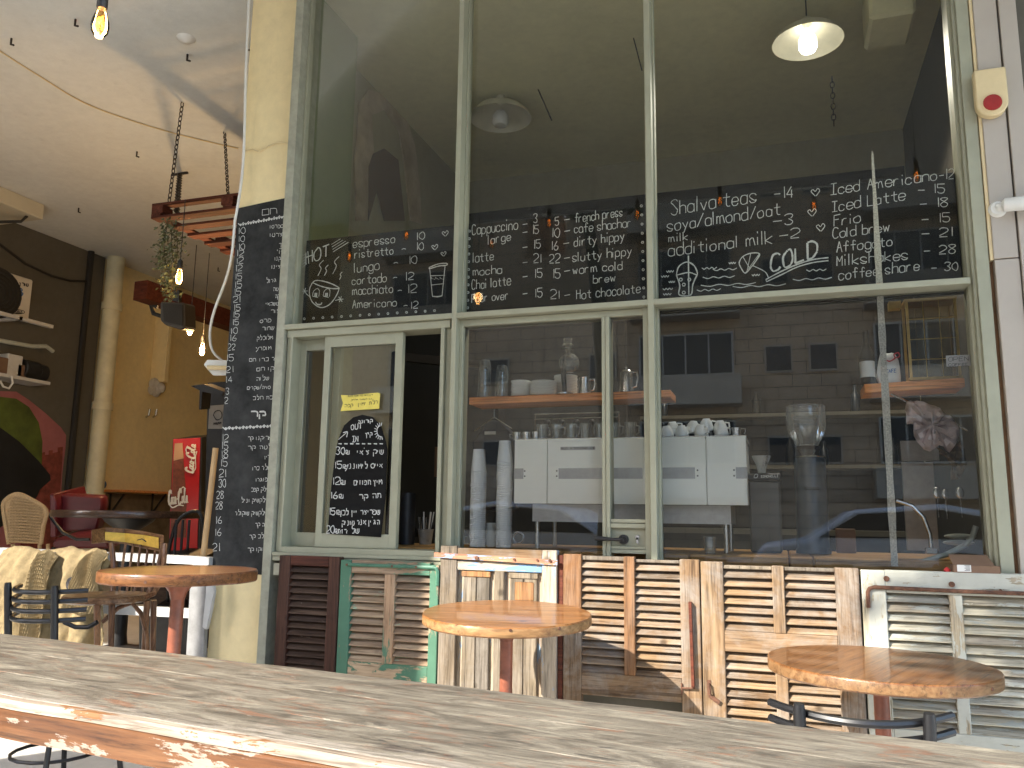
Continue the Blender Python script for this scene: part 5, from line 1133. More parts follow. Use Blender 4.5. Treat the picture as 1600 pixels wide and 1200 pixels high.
# foreground plank table
A_, B_ = PZ(-40, 985, .75), PZ(1640, 1180, .75)
dx = (B_-A_).normalized(); dyv = Vector((dx.y, -dx.x, 0))      # towards the camera
ang = math.atan2(dx.y, dx.x); Lc = (A_+B_)/2; Wd = .545
t = thing('plank_table', (Lc.x+dyv.x*Wd/2, Lc.y+dyv.y*Wd/2, -.1), 'long weathered plank table crossing the foreground with worn orange front edge', 'table', None, (0, 0, ang))
L = (B_-A_).length/2+.35; zt = .85
def plank(y0, y1, m, z0=zt-.062, z1=zt, nm='plank', seed=0, bev=.004):
    """a board with a slightly wavy surface and edge"""
    random.seed(seed); n = 90; vs = []; fs = []; prof = [(y0, z0), (y1, z0), (y1, z1-bev), (y1-bev*(1 if y1 > y0 else -1), z1), (y0+bev*(1 if y1 > y0 else -1), z1), (y0, z1-bev)]
    ph = [random.uniform(0, 6) for _ in range(4)]
    for i in range(n+1):
        x = -L+2*L*i/n; wv = .0016*math.sin(x*9+ph[0])+.0011*math.sin(x*23+ph[1])
        for y, z in prof: vs.append((x, y+wv, z+.0008*math.sin(x*14+ph[2]+y*20)))
    k = len(prof)
    for i in range(n): fs += [(i*k+j, i*k+(j+1) % k, (i+1)*k+(j+1) % k, (i+1)*k+j) for j in range(k)]
    fs += [tuple(range(k-1, -1, -1)), tuple(range(n*k, n*k+k))]
    me, _ = MB().add(vs, fs).mesh(nm, m, origin=(0, 0, 0)); return put(nm, me, (0, 0, 0), t, local=True)
# local y: + away from camera
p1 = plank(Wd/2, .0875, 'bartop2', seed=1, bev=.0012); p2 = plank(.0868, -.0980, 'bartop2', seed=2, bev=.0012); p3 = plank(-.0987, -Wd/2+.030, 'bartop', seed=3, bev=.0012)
pn_ = plank(-Wd/2+.0305, -Wd/2+.002, 'barnose', z0=zt-.016, nm='pale_arris', seed=4, bev=.005)
pe = plank(-Wd/2+.0300, -Wd/2, 'baredge', z0=zt-.070, z1=zt-.0165, nm='varnished_edge', seed=4, bev=.006)
for sx in (-.82, .82):
    for sy in (-.17, .17): B((sx*L-.035, sy-.035, 0), (sx*L+.035, sy+.035, zt-.066)).build('leg', 'pinez', t, bevel=.003, local=True)
    B((sx*L-.03, -.2, zt-.14), (sx*L+.03, .2, zt-.068)).build('cross_bearer', 'pinedk', t, bevel=.002, local=True)

# ================================================================== CHAIRS
def black_chair(loc, rz, lab, bars=4, seatr=.19, top=.86):
    t = thing('metal_chair', loc, lab, 'chair', 'black metal cafe chairs', (0, 0, rz))
    # back at +y, seat in front at -y in local space
    for sx in (-1, 1):
        MB().tube([(sx*.135, .14, .44), (sx*.140, .185, top-.02), (sx*.140, .187, top)], [.0145, .0145, .012], 10).build('back_post', 'blackmetal', t, smooth=True, local=True)
    for k in range(bars):
        z = top-.022-k*.037; pts = []
        for i in range(13):
            u = -1+2*i/12; pts.append((u*.205, .214-.13*u*u, z-.006*(1-u*u)))
        MB().tube(pts, .0098, 8).build('back_bar', 'blackmetal', t, smooth=True, local=True)
    MB().lathe([(.001, 0), (seatr, 0), (seatr+.008, .012), (seatr, .035), (seatr*.7, .045), (.001, .046)], (0, 0, .43), 28, cap=False).build('seat', 'blackpvc', t, smooth=True, local=True)
    for sx in (-1, 1):
        for sy in (-1, 1): MB().tube([(sx*.14, sy*.13, .43), (sx*.18, sy*.19, 0)], .011, 8).build('leg', 'blackmetal', t, smooth=True, local=True)
    MB().tube([(.165*math.cos(a), .165*math.sin(a), .18) for a in [i*math.pi/8 for i in range(16)]], .007, 6, closed=True).build('stretcher_ring', 'blackmetal', t, smooth=True, local=True)
    return t
# right chair, its back towards us
a, b_ = PD(1262, 1098, 1.93), PD(1437, 1116, 1.86); mid = (a+b_)/2; d = b_-a
rz = math.atan2(d.y, d.x)
# local +y is the back: it faces the camera, so turn by 180 degrees
rot = rz+math.pi; off = Vector((-math.sin(rot), math.cos(rot), 0))*.187
black_chair((mid.x-off.x, mid.y-off.y, mid.z-.86), rot, 'black metal chair at the right, its bowed back bars before the shaded round table')
a, b_ = PD(18, 908, 3.35), PD(80, 918, 3.22); mid = (a+b_)/2
rot = R(174); off = Vector((-math.sin(rot), math.cos(rot), 0))*.187
black_chair((mid.x-off.x, mid.y-off.y, mid.z-.86), rot, 'black metal chair at the left, in front of the burlap cloth')
c = PZ(15, 1185, .2); black_chair((-1.62, -2.35, -.1), R(-130), 'black metal chair half under the left end of the plank table, only its legs showing', bars=2, top=.62)
# lower curved rail of another black chair behind
q = [PD(x, y, 3.5) for x, y in ((100, 972), (118, 980), (138, 980), (152, 972))]
t = thing('bent_rail', tuple(q[0]), 'short bowed black rail beside the bistro chair legs', 'rail'); MB().tube(q, .010, 8).build('rail', 'blackmetal', t, smooth=True)
# bistro chair
t = thing('bistro_chair', tuple(PD(190, 1060, 4.25)), 'worn bentwood chair with a yellow patch on its top rail, behind the red brown table', 'chair')
D0 = 4.25
def D(x, y, d=D0): return PD(x, y, d)
tr = MB(); P_ = [(143, 828, 4.22, 22), (165, 824, 4.32, 24), (195, 826, 4.38, 24), (225, 830, 4.36, 27), (256, 836, 4.25, 27)]
vs = []
for x, y, d, h in P_:
    for dd in (0, .022): vs += [D(x, y, d+dd), D(x, y+h, d+dd)]
fs = []
for i in range(4):
    o = i*4; fs += [(o, o+1, o+5, o+4), (o+2, o+6, o+7, o+3), (o, o+4, o+6, o+2), (o+1, o+3, o+7, o+5)]
fs += [(0, 2, 3, 1), (16, 17, 19, 18)]
rl = tr.add(vs, fs).build('top_rail', 'bistro', t, bevel=.003)
yp = MB(); vs = []
for x, y, d, h in [(164, 831, 4.315, 13), (195, 833, 4.372, 14), (225, 836, 4.352, 16), (248, 840, 4.275, 17)]:
    for dd in (-.006, -.0008): vs += [D(x, y, d+dd), D(x, y+h, d+dd)]
fs = []
for i in range(3):
    o = i*4; fs += [(o, o+1, o+5, o+4), (o+2, o+6, o+7, o+3), (o, o+4, o+6, o+2), (o+1, o+3, o+7, o+5)]
fs += [(0, 2, 3, 1), (12, 13, 15, 14)]
yo = yp.add(vs, fs).build('yellow_patch', 'yellowpaint', rl)
K = Ink(0, (0, 0, 1), .006); K.ribbon([D(214, 844, 4.34), D(222, 842, 4.34), D(228, 846, 4.335), D(236, 842, 4.32), D(240, 848, 4.31)]); K.done('dark_scroll', 'ink', yo)
for xa_, ya_, xb_, yb_, da, db, r_ in ((174, 848, 176, 925, 4.30, 4.22, .014), (256, 850, 232, 928, 4.25, 4.15, .014)):
    MB().tube([D(xa_, ya_, da), D((xa_+xb_)/2+3, (ya_+yb_)/2, (da+db)/2+.03), D(xb_, yb_, db)], r_, 10).build('back_post', 'bistroz', t, smooth=True)
for k in range(5):
    x = 192+k*12; MB().tube([D(x+4, 850, 4.36), D(x-6, 926, 4.24)], .0065, 8).build('spindle', 'bistroz', t, smooth=True)
MB().tube([D(258, 850, 4.25), D(254, 905, 4.16), D(240, 928, 4.08), D(220, 936, 4.0), D(200, 936, 3.95)], .013, 8).build('bent_brace', 'bistroz', t, smooth=True)
sc_ = (D(100, 930, 4.0)+D(232, 930, 4.05))/2; sr = (D(232, 930, 4.05)-D(100, 930, 4.0)).length/2
so2 = MB().lathe([(.001, 0), (sr*.94, 0), (sr, .008), (sr, .026), (sr*.96, .034), (.001, .030)], tuple(sc_-Vector((0, 0, .03))), 32, cap=False).build('seat', 'bistro', t, smooth=True)
for x0_, x1_, y1_, d_ in ((152, 152, 1040, 3.85), (175, 172, 1035, 3.9), (230, 222, 1040, 4.05), (240, 238, 1045, 4.1)):
    MB().tube([D(x0_, 938, d_), D(x1_, y1_+30, d_)], [.016, .012], 10).build('leg', 'bistroz', t, smooth=True)
MB().tube([D(160, 972, 3.9), D(185, 950, 3.92), D(206, 942, 3.95), D(220, 958, 3.98), D(229, 990, 4.0), D(232, 1040, 4.02)], .011, 8).build('bent_hoop', 'bistroz', t, smooth=True)

# ================================================================== WHITE RAILING, BURLAP
FY = .06
t = thing('white_railing', (-4.6, FY, 0), 'white painted timber railing closing the terrace left of the cream column', 'railing')
def rail_(p0, p1, hpx, nm='rail', Y=FY, dpt=.05):
    a, b_ = PY(*p0, Y), PY(*p1, Y); h0 = a-PY(p0[0], p0[1]+hpx, Y); h0 = Vector((0, 0, h0.z))
    return MB().prism([a, b_, b_-h0, a-h0], (0, dpt, 0)).build(nm, 'whitewood', t, bevel=.002)
rail_((-60, 853), (303, 869), 12); rail_((302, 869), (327, 871), 15, 'rail_end'); rail_((-60, 934), (300, 952), 13, 'lower_rail')
pp = [(299, 905), (322, 905), (333, 930), (331, 960), (322, 982), (318, 1060), (290, 1060), (296, 960)]
MB().prism([PY(x, y, FY-.03) for x, y in [(298, 888), (322, 888), (320, 960), (316, 1085), (287, 1085), (293, 980)]], (0, .03, 0)).build('end_post', 'shadepost', t, bevel=.002)
MB().prism([PY(x, y, FY-.06) for x, y in [(322, 888), (330, 892), (334, 925), (328, 958), (322, 984), (316, 980), (321, 930)]], (0, .025, 0)).build('loose_batten', 'whitewood', t, bevel=.002)
# burlap sacks thrown over the railing
def cloth(outline_top, outline_bot, Y, folds, nm, lab, m='burlap', amp=.035, seed=1):
    random.seed(seed); nx, nz = 70, 26; vs = []
    for j in range(nz+1):
        v = j/nz
        for i in range(nx+1):
            u = i/nx
            def samp(o):
                f = u*(len(o)-1); k = min(int(f), len(o)-2); return (o[k][0]+(o[k+1][0]-o[k][0])*(f-k), o[k][1]+(o[k+1][1]-o[k][1])*(f-k))
            (xa_, ya_), (xb_, yb_) = samp(outline_top), samp(outline_bot)
            x, y = xa_+(xb_-xa_)*v, ya_+(yb_-ya_)*v
            p = PY(x, y, Y)
            fo = sum(a_*math.sin(u*f_*6.283+ph) for f_, a_, ph in folds)
            p.y += -amp*fo*(.25+.9*v)-.05*math.sin(min(1, v*4)*1.57)-.05*v+.006*math.sin(u*90+v*31)
            vs.append(p)
    fs = [(j*(nx+1)+i, j*(nx+1)+i+1, (j+1)*(nx+1)+i+1, (j+1)*(nx+1)+i) for j in range(nz) for i in range(nx)]
    o = MB().add(vs, fs).build(nm, m, smooth=True); sm = o.modifiers.new('thick', 'SOLIDIFY'); sm.thickness = .004
    return tag(o, lab, 'sackcloth')
bl = cloth([(8, 860), (24, 853), (45, 854), (66, 862), (90, 858), (112, 853), (135, 862), (152, 856), (166, 862), (172, 880)], [(-30, 1010), (0, 1015), (35, 1015), (60, 1020), (82, 1015), (105, 1020), (125, 1015), (145, 1020), (165, 1015), (182, 1020)],
      FY-.03, [(3, .8, .3), (5.3, .6, 1.2), (8.5, .35, 2)], 'burlap_sack', 'printed burlap sack draped over the white railing behind the black chair')
K = Ink(0, (0, 840, 5.926), .012)
def onb(x, y, dY=-.155): return PY(x/5.926, 840+y/5.926, FY+dY)
K.ribbon([onb(*p) for p in smooth([(395, 150), (330, 200), (295, 280), (300, 340), (345, 350)], 5)], .022)
K.ribbon([onb(*p) for p in smooth([(600, 370), (560, 400), (555, 460), (590, 480), (635, 450), (635, 395), (600, 370)], 5)], .018)
K.ribbon([onb(*p) for p in smooth([(690, 405), (670, 450), (672, 475)], 4)], .016); K.ribbon([onb(*p) for p in smooth([(700, 470), (735, 440), (775, 430), (750, 465)], 4)], .016)
bp = K.done('sack_print', 'ink', bl)
sw = bp.modifiers.new('wrap', 'SHRINKWRAP'); sw.target = bl; sw.offset = .006; sw.wrap_method = 'PROJECT'; sw.use_project_y = True; sw.use_negative_direction = True; sw.use_positive_direction = True
fold = cloth([(60, 862), (75, 858), (90, 868)], [(48, 1010), (62, 1018), (80, 1010)], FY-.10, [(1, .5, 0)], 'burlap_fold', 'narrow folded end of burlap hanging over the middle of the printed sack', seed=3)
fold2 = cloth([(136, 866), (152, 857), (168, 866)], [(120, 950), (142, 960), (166, 955)], FY-.11, [(1.5, .5, 1)], 'burlap_fold', 'frayed knotted end of burlap at the right end of the railing', seed=4)

# ================================================================== THINGS ON THE TERRACE, LEFT
Zf = .16
# wicker chair
D1 = 6.2
t = thing('wicker_chair', tuple(PD(40, 900, D1)), 'tan wicker chair with rounded woven back behind the burlap', 'chair')
out = [(6, 790), (10, 780), (22, 774), (38, 775), (54, 785), (70, 797), (67, 815), (63, 850), (16, 848), (12, 820)]
bk = MB().prism([PD(x, y, D1) for x, y in out], FWD*.03).build('woven_back', 'wicker', t, bevel=.004)
for i in range(15):
    y = 781+i*4.6; xl, xr = (11+i*.25, 66-i*.1) if i > 2 else (14+3*(2-i), 50+6*i)
    MB().tube([PD(xl, y-(2 if i < 2 else 0), D1-.006), PD((xl+xr)/2, y+1, D1-.012), PD(xr, y+3, D1-.006)], .0065, 5).build('weave_band', 'wicker', bk)
for i in range(11):
    x = 16+i*4.6; MB().tube([PD(x, 783+max(0, (i-5))*2.1, D1-.004), PD(x+.5, 848, D1-.004)], .004, 5).build('weave_stake', 'wicker', bk)
MB().tube([PD(x, y, D1) for x, y in smooth([(14, 850), (9, 820), (5, 790), (12, 778), (28, 772), (48, 780), (72, 797), (68, 822), (64, 850)], 4)], .016, 8).build('rim', 'wicker', t, smooth=True)
MB().tube([PD(x, y, D1+.1) for x, y in ((70, 795), (84, 815), (98, 832), (120, 843), (140, 843))], .012, 8).build('arm', 'blackmetal', t, smooth=True)
for x in (20, 62, 75): MB().tube([PD(x, 850, D1), PD(x, 925, D1)], .014, 8).build('leg', 'wicker', t)
# red armchair
D2 = 6.9
t = thing('red_armchair', tuple(PD(120, 900, D2)), 'dark red vinyl armchair behind the round dark table', 'armchair')
MB().prism([PD(x, y, D2) for x, y in [(78, 775), (84, 772), (158, 776), (160, 790), (150, 830), (88, 830), (80, 810)]], FWD*.12).build('backrest', 'redvinyl', t, bevel=.015, smooth=True)
MB().prism([PD(x, y, D2-.10) for x, y in [(77, 772), (84, 771), (88, 790), (88, 840), (78, 840)]], FWD*.5).build('arm_panel', 'redvinyl', t, bevel=.01, smooth=True)
MB().prism([PD(x, y, D2-.38) for x, y in [(80, 846), (90, 840), (168, 842), (172, 858), (82, 858)]], FWD*.42).build('seat_cushion', 'redvinyl', t, bevel=.02, smooth=True)
for x in (84, 165): MB().tube([PD(x, 855, D2-.2), PD(x, 905, D2-.2)], .018, 8).build('leg', 'black', t)
# big round dark table
c = PD(203, 798, 5.9); rr = (PD(312, 800, 5.9)-PD(96, 800, 5.9)).length/2
t = thing('round_dark_table', (c[0], c[1], Zf), 'large round dark table on the terrace before the fridge', 'table')
MB().lathe([(.001, 0), (rr, 0), (rr+.004, .01), (rr+.004, .045), (rr, .05), (.001, .05)], (c[0], c[1], c[2]-.05), 48, cap=False).build('tabletop', wood('dark varnished tabletop', ((.035, .018, .01), (.07, .035, .02), (.11, .06, .035)), 'x', .28, gloss=.4), t, smooth=True)
MB().lathe([(.20, .0), (.06, .03), (.05, .10), (.045, c[2]-Zf-.16), (.16, c[2]-Zf-.08), (.18, c[2]-Zf-.055)], (c[0], c[1], Zf), 20).build('pedestal', 'black', t, smooth=True)
# black bent back chair by the fridge
t = thing('bent_metal_chair', tuple(PD(290, 905, 5.6)), 'black chair with arched tube back right of the dark table', 'chair')
MB().tube([PD(x, y, 5.6) for x, y in smooth([(262, 880), (266, 850), (276, 818), (292, 802), (312, 801), (318, 830), (316, 880)], 4)], .012, 8).build('back_hoop', 'blackmetal', t, smooth=True)
for x in (276, 286, 296): MB().tube([PD(x, 812, 5.6), PD(x-4, 872, 5.58)], .009, 6).build('back_rod', 'blackmetal', t)
MB().prism([PD(x, y, 5.3) for x, y in [(258, 873), (312, 875), (312, 882), (258, 880)]], FWD*.35).build('seat', 'blackmetal', t, bevel=.004)
for x in (262, 310): MB().tube([PD(x, 880, 5.4), PD(x, 940, 5.4)], .010, 6).build('leg', 'blackmetal', t)
# dark things below the railing
tag(MB().prism([PD(x, y, 5.1) for x, y in [(216, 962), (295, 962), (295, 1040), (216, 1040)]], FWD*.4).build('dark_crate', 'black', bevel=.01), 'black crate standing behind the lower white rail', 'crate')
tag(MB().prism([PD(x, y, 5.6) for x, y in [(205, 888), (300, 888), (300, 945), (205, 945)]], FWD*.5).build('wooden_chest', wood('dark brown chest board', ((.03, .018, .012), (.06, .036, .025), (.09, .06, .04)), 'x', .6), bevel=.01), 'dark brown wooden chest behind the railing', 'chest')
# fridge with drink advertising
D3 = 8.2
t = thing('drinks_fridge', tuple(PD(292, 880, D3)), 'red drinks fridge with bottle picture and white script against the mustard wall', 'fridge')
bx = MB().prism([PD(x, y, D3) for x, y in [(270, 686), (316, 683), (313, 880), (262, 880)]], FWD*.5).build('cabinet', 'black', t, bevel=.004)
rp = MB().prism([PD(x, y, D3-.012) for x, y in [(271, 686), (313, 684), (308, 860), (264, 860)]], FWD*.01).build('advert_panel', 'colared', t)
K = Ink(0, (0, 0, 1)); K.mb.prism([PD(x, y, D3-.016) for x, y in [(271, 715), (286, 712), (288, 735), (291, 780), (291, 840), (266, 840), (268, 780), (270, 740)]], FWD*.003); K.done('bottle_picture', 'brown_cola', rp)
MB().prism([PD(x, y, D3-.02) for x, y in [(273, 693), (285, 692), (287, 716), (271, 720)]], FWD*.003).build('bottle_cap_picture', simple('pale bottle top print', (.45, .28, .16), .4), rp)
class Ink3(Ink):
    def __init__(s, d, crop, wd): s.d = d; super().__init__(0, crop, wd)
    def pt(s, x, y): return PD(s.cr[0]+x/s.cr[2], s.cr[1]+y/s.cr[2], s.d)
K = Ink3(D3-.03, (0, 400, 3), .014)
# vertical script running upwards, then the horizontal one
def script(K, A, Bq, Cq):
    """the drink's two word script: A baseline start, Bq baseline end, Cq: top of capital above A (crop px)"""
    A, Bq, Cq = map(Vector, (A, Bq, Cq)); ux = (Bq-A); uy = (Cq-A)
    G = [([(.13, .75), (.10, 1.0), (.04, .85), (.01, .4), (.03, .05), (.08, 0), (.13, .15)], 1.6), ([(.17, .5), (.14, .4), (.14, .1), (.17, 0), (.20, .2), (.20, .45), (.17, .5)], 1), ([(.27, .42), (.24, .5), (.22, .25), (.24, 0), (.28, .12)], 1), ([(.36, .42), (.33, .5), (.30, .25), (.32, 0), (.36, .15), (.36, .5), (.36, .05), (.39, .05)], 1),
         ([(.40, .35), (.46, .32)], 1.2), ([(.62, .72), (.60, 1.02), (.53, .9), (.49, .4), (.51, .02), (.57, -.05), (.64, .12)], 1.6), ([(.70, .5), (.67, .4), (.67, .1), (.70, 0), (.73, .2), (.73, .45), (.70, .5)], 1), ([(.75, .2), (.80, .7), (.81, 1.0), (.78, .95), (.77, .2), (.80, 0), (.83, .1)], 1),
         ([(.92, .42), (.89, .5), (.86, .25), (.88, 0), (.92, .15), (.92, .5), (.92, .05), (.97, .05)], 1), ([(.05, .0), (.2, -.25), (.5, -.12), (.75, -.2)], .8), ([(.60, 1.0), (.72, 1.15), (.85, .98)], .8)]
    for g, wf in G: K.ribbon([K.pt(*(A+ux*x+uy*y)) for x, y in smooth(g, 4)], K.wd*wf)
class D2v:
    pass
script(K, (905, 1018, 0)[:2], (918, 878), (868, 1008)); script(K, (790, 1165), (885, 1155), (790, 1100))
K.mb and K.done('script_lettering', 'white', rp)
# little sign, black shelf things by the fridge
t = thing('black_stand', tuple(PD(330, 700, 7.0)), 'tall black stand with a small white poster, left of the price board', 'stand')
MB().prism([PD(x, y, 7.0) for x, y in [(325, 598), (352, 596), (346, 880), (318, 880)]], FWD*.3).build('cabinet', 'black', t)
po_ = MB().prism([PD(x, y, 6.98) for x, y in [(327, 634), (352, 632), (350, 670), (325, 670)]], FWD*.006).build('poster', simple('grey poster paper', (.30, .28, .25), .8), t)
K = Ink3(6.97, (0, 400, 3), .008); K.line([(1000, 745), (1010, 728), (1030, 725), (1040, 740), (1036, 760), (1015, 768), (1000, 745)]); K.text('הקפה', (1000, 790), (1036, 786), 12, rtl=True); K.done('print', 'ink', po_)
MB().prism([PD(x, y, 6.6) for x, y in [(298, 603), (318, 600), (350, 612), (346, 618), (316, 612), (314, 640), (311, 640), (312, 610)]], FWD*.2).build('canopy_arm', 'black', t)
tag(MB().tube([PD(337, 700, 4.95), PD(317, 875, 4.85)], .018, 10).build('broom_handle', simple('pale broom wood', (.48, .32, .16), .6, 0, .1, 8)), 'pale wooden broom handle leaning beside the column board', 'handle')
# wall shelf with brackets, blue thing
WXc = WX+.0
def on_wall(x, y, off=0): return PX(x, y, WX-.04+off)
t = thing('wall_bar_shelf', tuple(on_wall(215, 766)), 'narrow wooden bar shelf on black brackets along the mustard wall', 'shelf')
a, b_ = on_wall(163, 765), on_wall(268, 768); MB().box((a[0], a[1], a[2]-.03), (a[0]+.28, b_[1], a[2])).build('board', 'shelf', t)
for x in (172, 238):
    p = on_wall(x, 768); MB().beam((p[0]+.012, p[1], p[2]-.03), (p[0]+.012, p[1], p[2]-.36), .025, .025, up=(0, 1, 0)).build('bracket', 'black', t); MB().beam((p[0]+.01, p[1], p[2]-.34), (p[0]+.25, p[1], p[2]-.035), .02, .02, up=(0, 1, 0)).build('bracket_stay', 'black', t)
q = on_wall(151, 757, .12); tag(MB().sphere(q, .16, 14, 8, (.5, 1, .55)).build('blue_cap', 'blue', smooth=True), 'blue plastic object lying at the left end of the wall shelf', 'cap')
# dado line and low white wall strip
tag(B((WX-.04, y_pipe+.2, Zf), (WX-.03, 9.8, on_wall(220, 770)[2]-.02)).build('wall_dado', simple('stained grey dado', (.20, .15, .09), .85, 0, .4, 3, .2)), 'stained lower part of the mustard wall below the bar shelf', 'dado')
# square rib on the mustard wall
r0, r1 = on_wall(216, 480), on_wall(258, 480)
zr0, zr1 = on_wall(235, 598)[2], H
t = thing('wall_rib', ((r0[0]), (r0[1]+r1[1])/2, zr0), 'boxed plaster rib hanging on the mustard wall, broken off at its foot', 'duct')
B((WX-.04, r0[1]+.35, zr0), (WX+.22, r1[1]-.1, zr1)).build('casing', 'creamwall', t, bevel=.01)
m_ = MB(); random.seed(3)
for i in range(9): 
    q = Vector((WX+.05+random.uniform(-.04, .1), r0[1]+.45+i*(r1[1]-r0[1]-.65)/9, zr0-random.uniform(.02, .14))); m_.sphere(q, random.uniform(.05, .09), 6, 5, (1, 1, 1.1))
m_.build('crumbling_foot', 'terr', t)
for i, x in enumerate((228, 239)): q = on_wall(x, 652, .02); tag(MB().tube([q, q+Vector((.05, 0, .03)), q+Vector((.06, 0, .12))], .014, 6).build('wall_hook', 'steel'), ['left small hook on the mustard wall', 'right small hook on the mustard wall'][i], 'hook')
# drain pipe
t = thing('drain_pipe', (WX+.14, y_pipe+.1, 0), 'cream painted drain pipe with collars in the corner of the terrace', 'pipe')
MB().tube([(WX+.14, y_pipe+.05, Zf), (WX+.14, y_pipe+.05, H)], .115, 20).build('tube', 'pipe', t, smooth=True)
for y in (472, 633, 776): z = PX(150, y, WX+.14)[2]; MB().tube([(WX+.14, y_pipe+.05, z-.05), (WX+.14, y_pipe+.05, z+.05)], .135, 20).build('collar', 'pipe', t, smooth=True)
tag(MB().tube([(WX+.03, y_pipe-.28, z_) for z_ in (Zf, 1.5, 3.0, H)], .04, 8).build('cable_bundle', 'dark'), 'dark cable bundle running up beside the drain pipe', 'cables')
def onw(x, y, off=0): return PX(x, y, WX+off)
tag(MB().tube([onw(x, y, .03) for x, y in ((-20, 365), (0, 382), (40, 412), (80, 431), (110, 439), (142, 440))], .016, 6).build('sagging_cable', 'dark'), 'black cable sagging across the dark side wall', 'cable')
# air conditioner
a, b_ = onw(-60, 420), onw(50, 440); zA, zB = onw(50, 438)[2], onw(44, 505)[2]; yA, yB = onw(-45, 460)[1], onw(48, 470)[1]-.1
t = thing('air_conditioner', (WX+.3, (yA+yB)/2, zB), 'grey white outdoor air conditioner unit with black lettering on the dark wall', 'air conditioner')
XF = WX+.34
def onf(x, y, off=0): return PX(x, y, XF+off)
yl, yr = onf(-75, 460)[1], onf(50, 460)[1]; z1, z0 = onf(50, 437)[2], onf(44, 500)[2]
B((WX+.05, yl, z0), (XF, yr, z1)).build('case', simple('dusty white case', (.60, .55, .46), .5, 0, .1, 3), t, bevel=.015)
fc = onf(-4, 457); ring = MB()
for rr_ in (.30, .25, .20, .15, .10): MB().tube([(XF+.012, fc[1]+rr_*math.cos(a), fc[2]+rr_*.95*math.sin(a)) for a in [k*math.pi/12 for k in range(24)]], .008, 5, closed=True).build('fan_guard_ring', 'dark', t)
MB().tube([(XF-.002, fc[1], fc[2]), (XF+.004, fc[1], fc[2])], .30, 24).build('fan_opening', 'dark', t)
K = Ink(XF+.003, (0, 400, 3), .014, ax=0); K.text('טורנדו', (68, 138), (134, 142), 22, rtl=True); K.done('lettering', 'ink', t)
K = Ink(XF+.003, (0, 400, 3), .018, ax=0); K.line([(78, 160), (90, 150), (104, 158), (98, 170), (108, 176), (96, 188), (82, 182)]); K.done('swirl_emblem', 'blue', t)
K = Ink(XF+.003, (0, 400, 3), .009, ax=0); K.line([(62, 262), (70, 252), (108, 256), (112, 268), (70, 270), (62, 262)]); K.text('GOLD', (74, 268), (104, 268), 10); K.done('badge', 'ink', t)
m_ = MB(); m_.beam((WX, yr-.2, z0-.03), (WX+.45, yr-.2, z0-.03), .04, .04); m_.beam((WX, yl+.2, z0-.03), (WX+.45, yl+.2, z0-.03), .04, .04); m_.box((WX+.40, yl, z0-.05), (WX+.45, yr+.25, z0-.01)); m_.build('support_bracket', 'terr', t)
# shelf with pumps
a, b_ = onw(-30, 590), onw(82, 598); zz = onf(80, 597)[2]
t = thing('equipment_shelf', (WX+.2, b_[1], zz), 'grey wall shelf crowded with small pumps and sockets below the air conditioner', 'shelf')
yr = onf(80, 590)[1]; B((WX, onf(-60, 580)[1], zz-.04), (XF, yr, zz)).build('shelf_board', 'terr', t, bevel=.004)
for i, (x, w_, h_, m1) in enumerate(((10, .16, .2, 'card'), (30, .2, .26, 'terr'), (42, .13, .16, 'card'), (58, .22, .24, 'black'), (72, .2, .22, 'black'))):
    y = onf(x, 585)[1]; o = MB(); (o.tube([(XF-.15, y-w_/2, zz+h_/2+.0), (XF-.15, y+w_/2, zz+h_/2)], h_/2, 14) if m1 == 'black' else o.box((XF-.24, y-w_/2, zz), (XF-.08, y+w_/2, zz+h_)))
    tag(o.build('pump' if m1 == 'black' else 'socket_box', m1, bevel=.01), ['small orange brown socket box at the left of the equipment shelf', 'grey meter box second on the equipment shelf', 'orange brown socket box near the pumps', 'left black pump on the equipment shelf', 'right black pump at the end of the equipment shelf'][i], 'pump' if m1 == 'black' else 'box')
tag(MB().tube([onf(x, y, .03) for x, y in ((0, 595), (5, 604), (14, 607), (20, 598), (18, 588))], .012, 6).build('dangling_cable', 'white'), 'white cable loop dangling from the equipment shelf', 'cable')
tag(MB().tube([onf(x, y, .0) for x, y in ((-20, 528), (10, 534), (50, 541), (72, 541), (83, 549))], .025, 8).build('overflow_pipe', 'hose', smooth=True), 'pale overflow pipe above the pumps with a bent end', 'pipe')
# mural
t = thing('wall_mural', tuple(onw(40, 850)), 'painted mural of a green dome, pink sky and red battlements on the dark wall', 'mural')
def flat(pts, off, nm, m): return MB().prism([onw(x, y, off) for x, y in pts], (.004, 0, 0)).build(nm, m, t)
flat([(-60, 640), (-20, 614), (0, 611), (25, 612), (45, 625), (70, 645), (95, 668), (103, 680), (102, 700), (97, 740), (95, 780), (90, 860), (-60, 860)], .002, 'pink_sky', 'pink')
flat([(64, 708), (70, 706), (70, 711), (76, 710), (76, 704), (82, 703), (82, 708), (90, 706), (90, 699), (98, 698), (97, 720), (92, 790), (88, 860), (30, 860), (50, 760), (64, 730)], .007, 'red_battlements', 'brickred')
flat([(-60, 640), (-20, 620), (0, 620), (25, 623), (45, 636), (60, 660), (66, 690), (65, 725), (50, 740), (-60, 760)], .012, 'green_dome', 'olive')
flat([(-60, 650), (0, 668), (30, 690), (60, 720), (78, 742), (79, 750), (70, 758), (62, 765), (58, 775), (40, 800), (-60, 860)], .017, 'black_brim', 'muralblack')
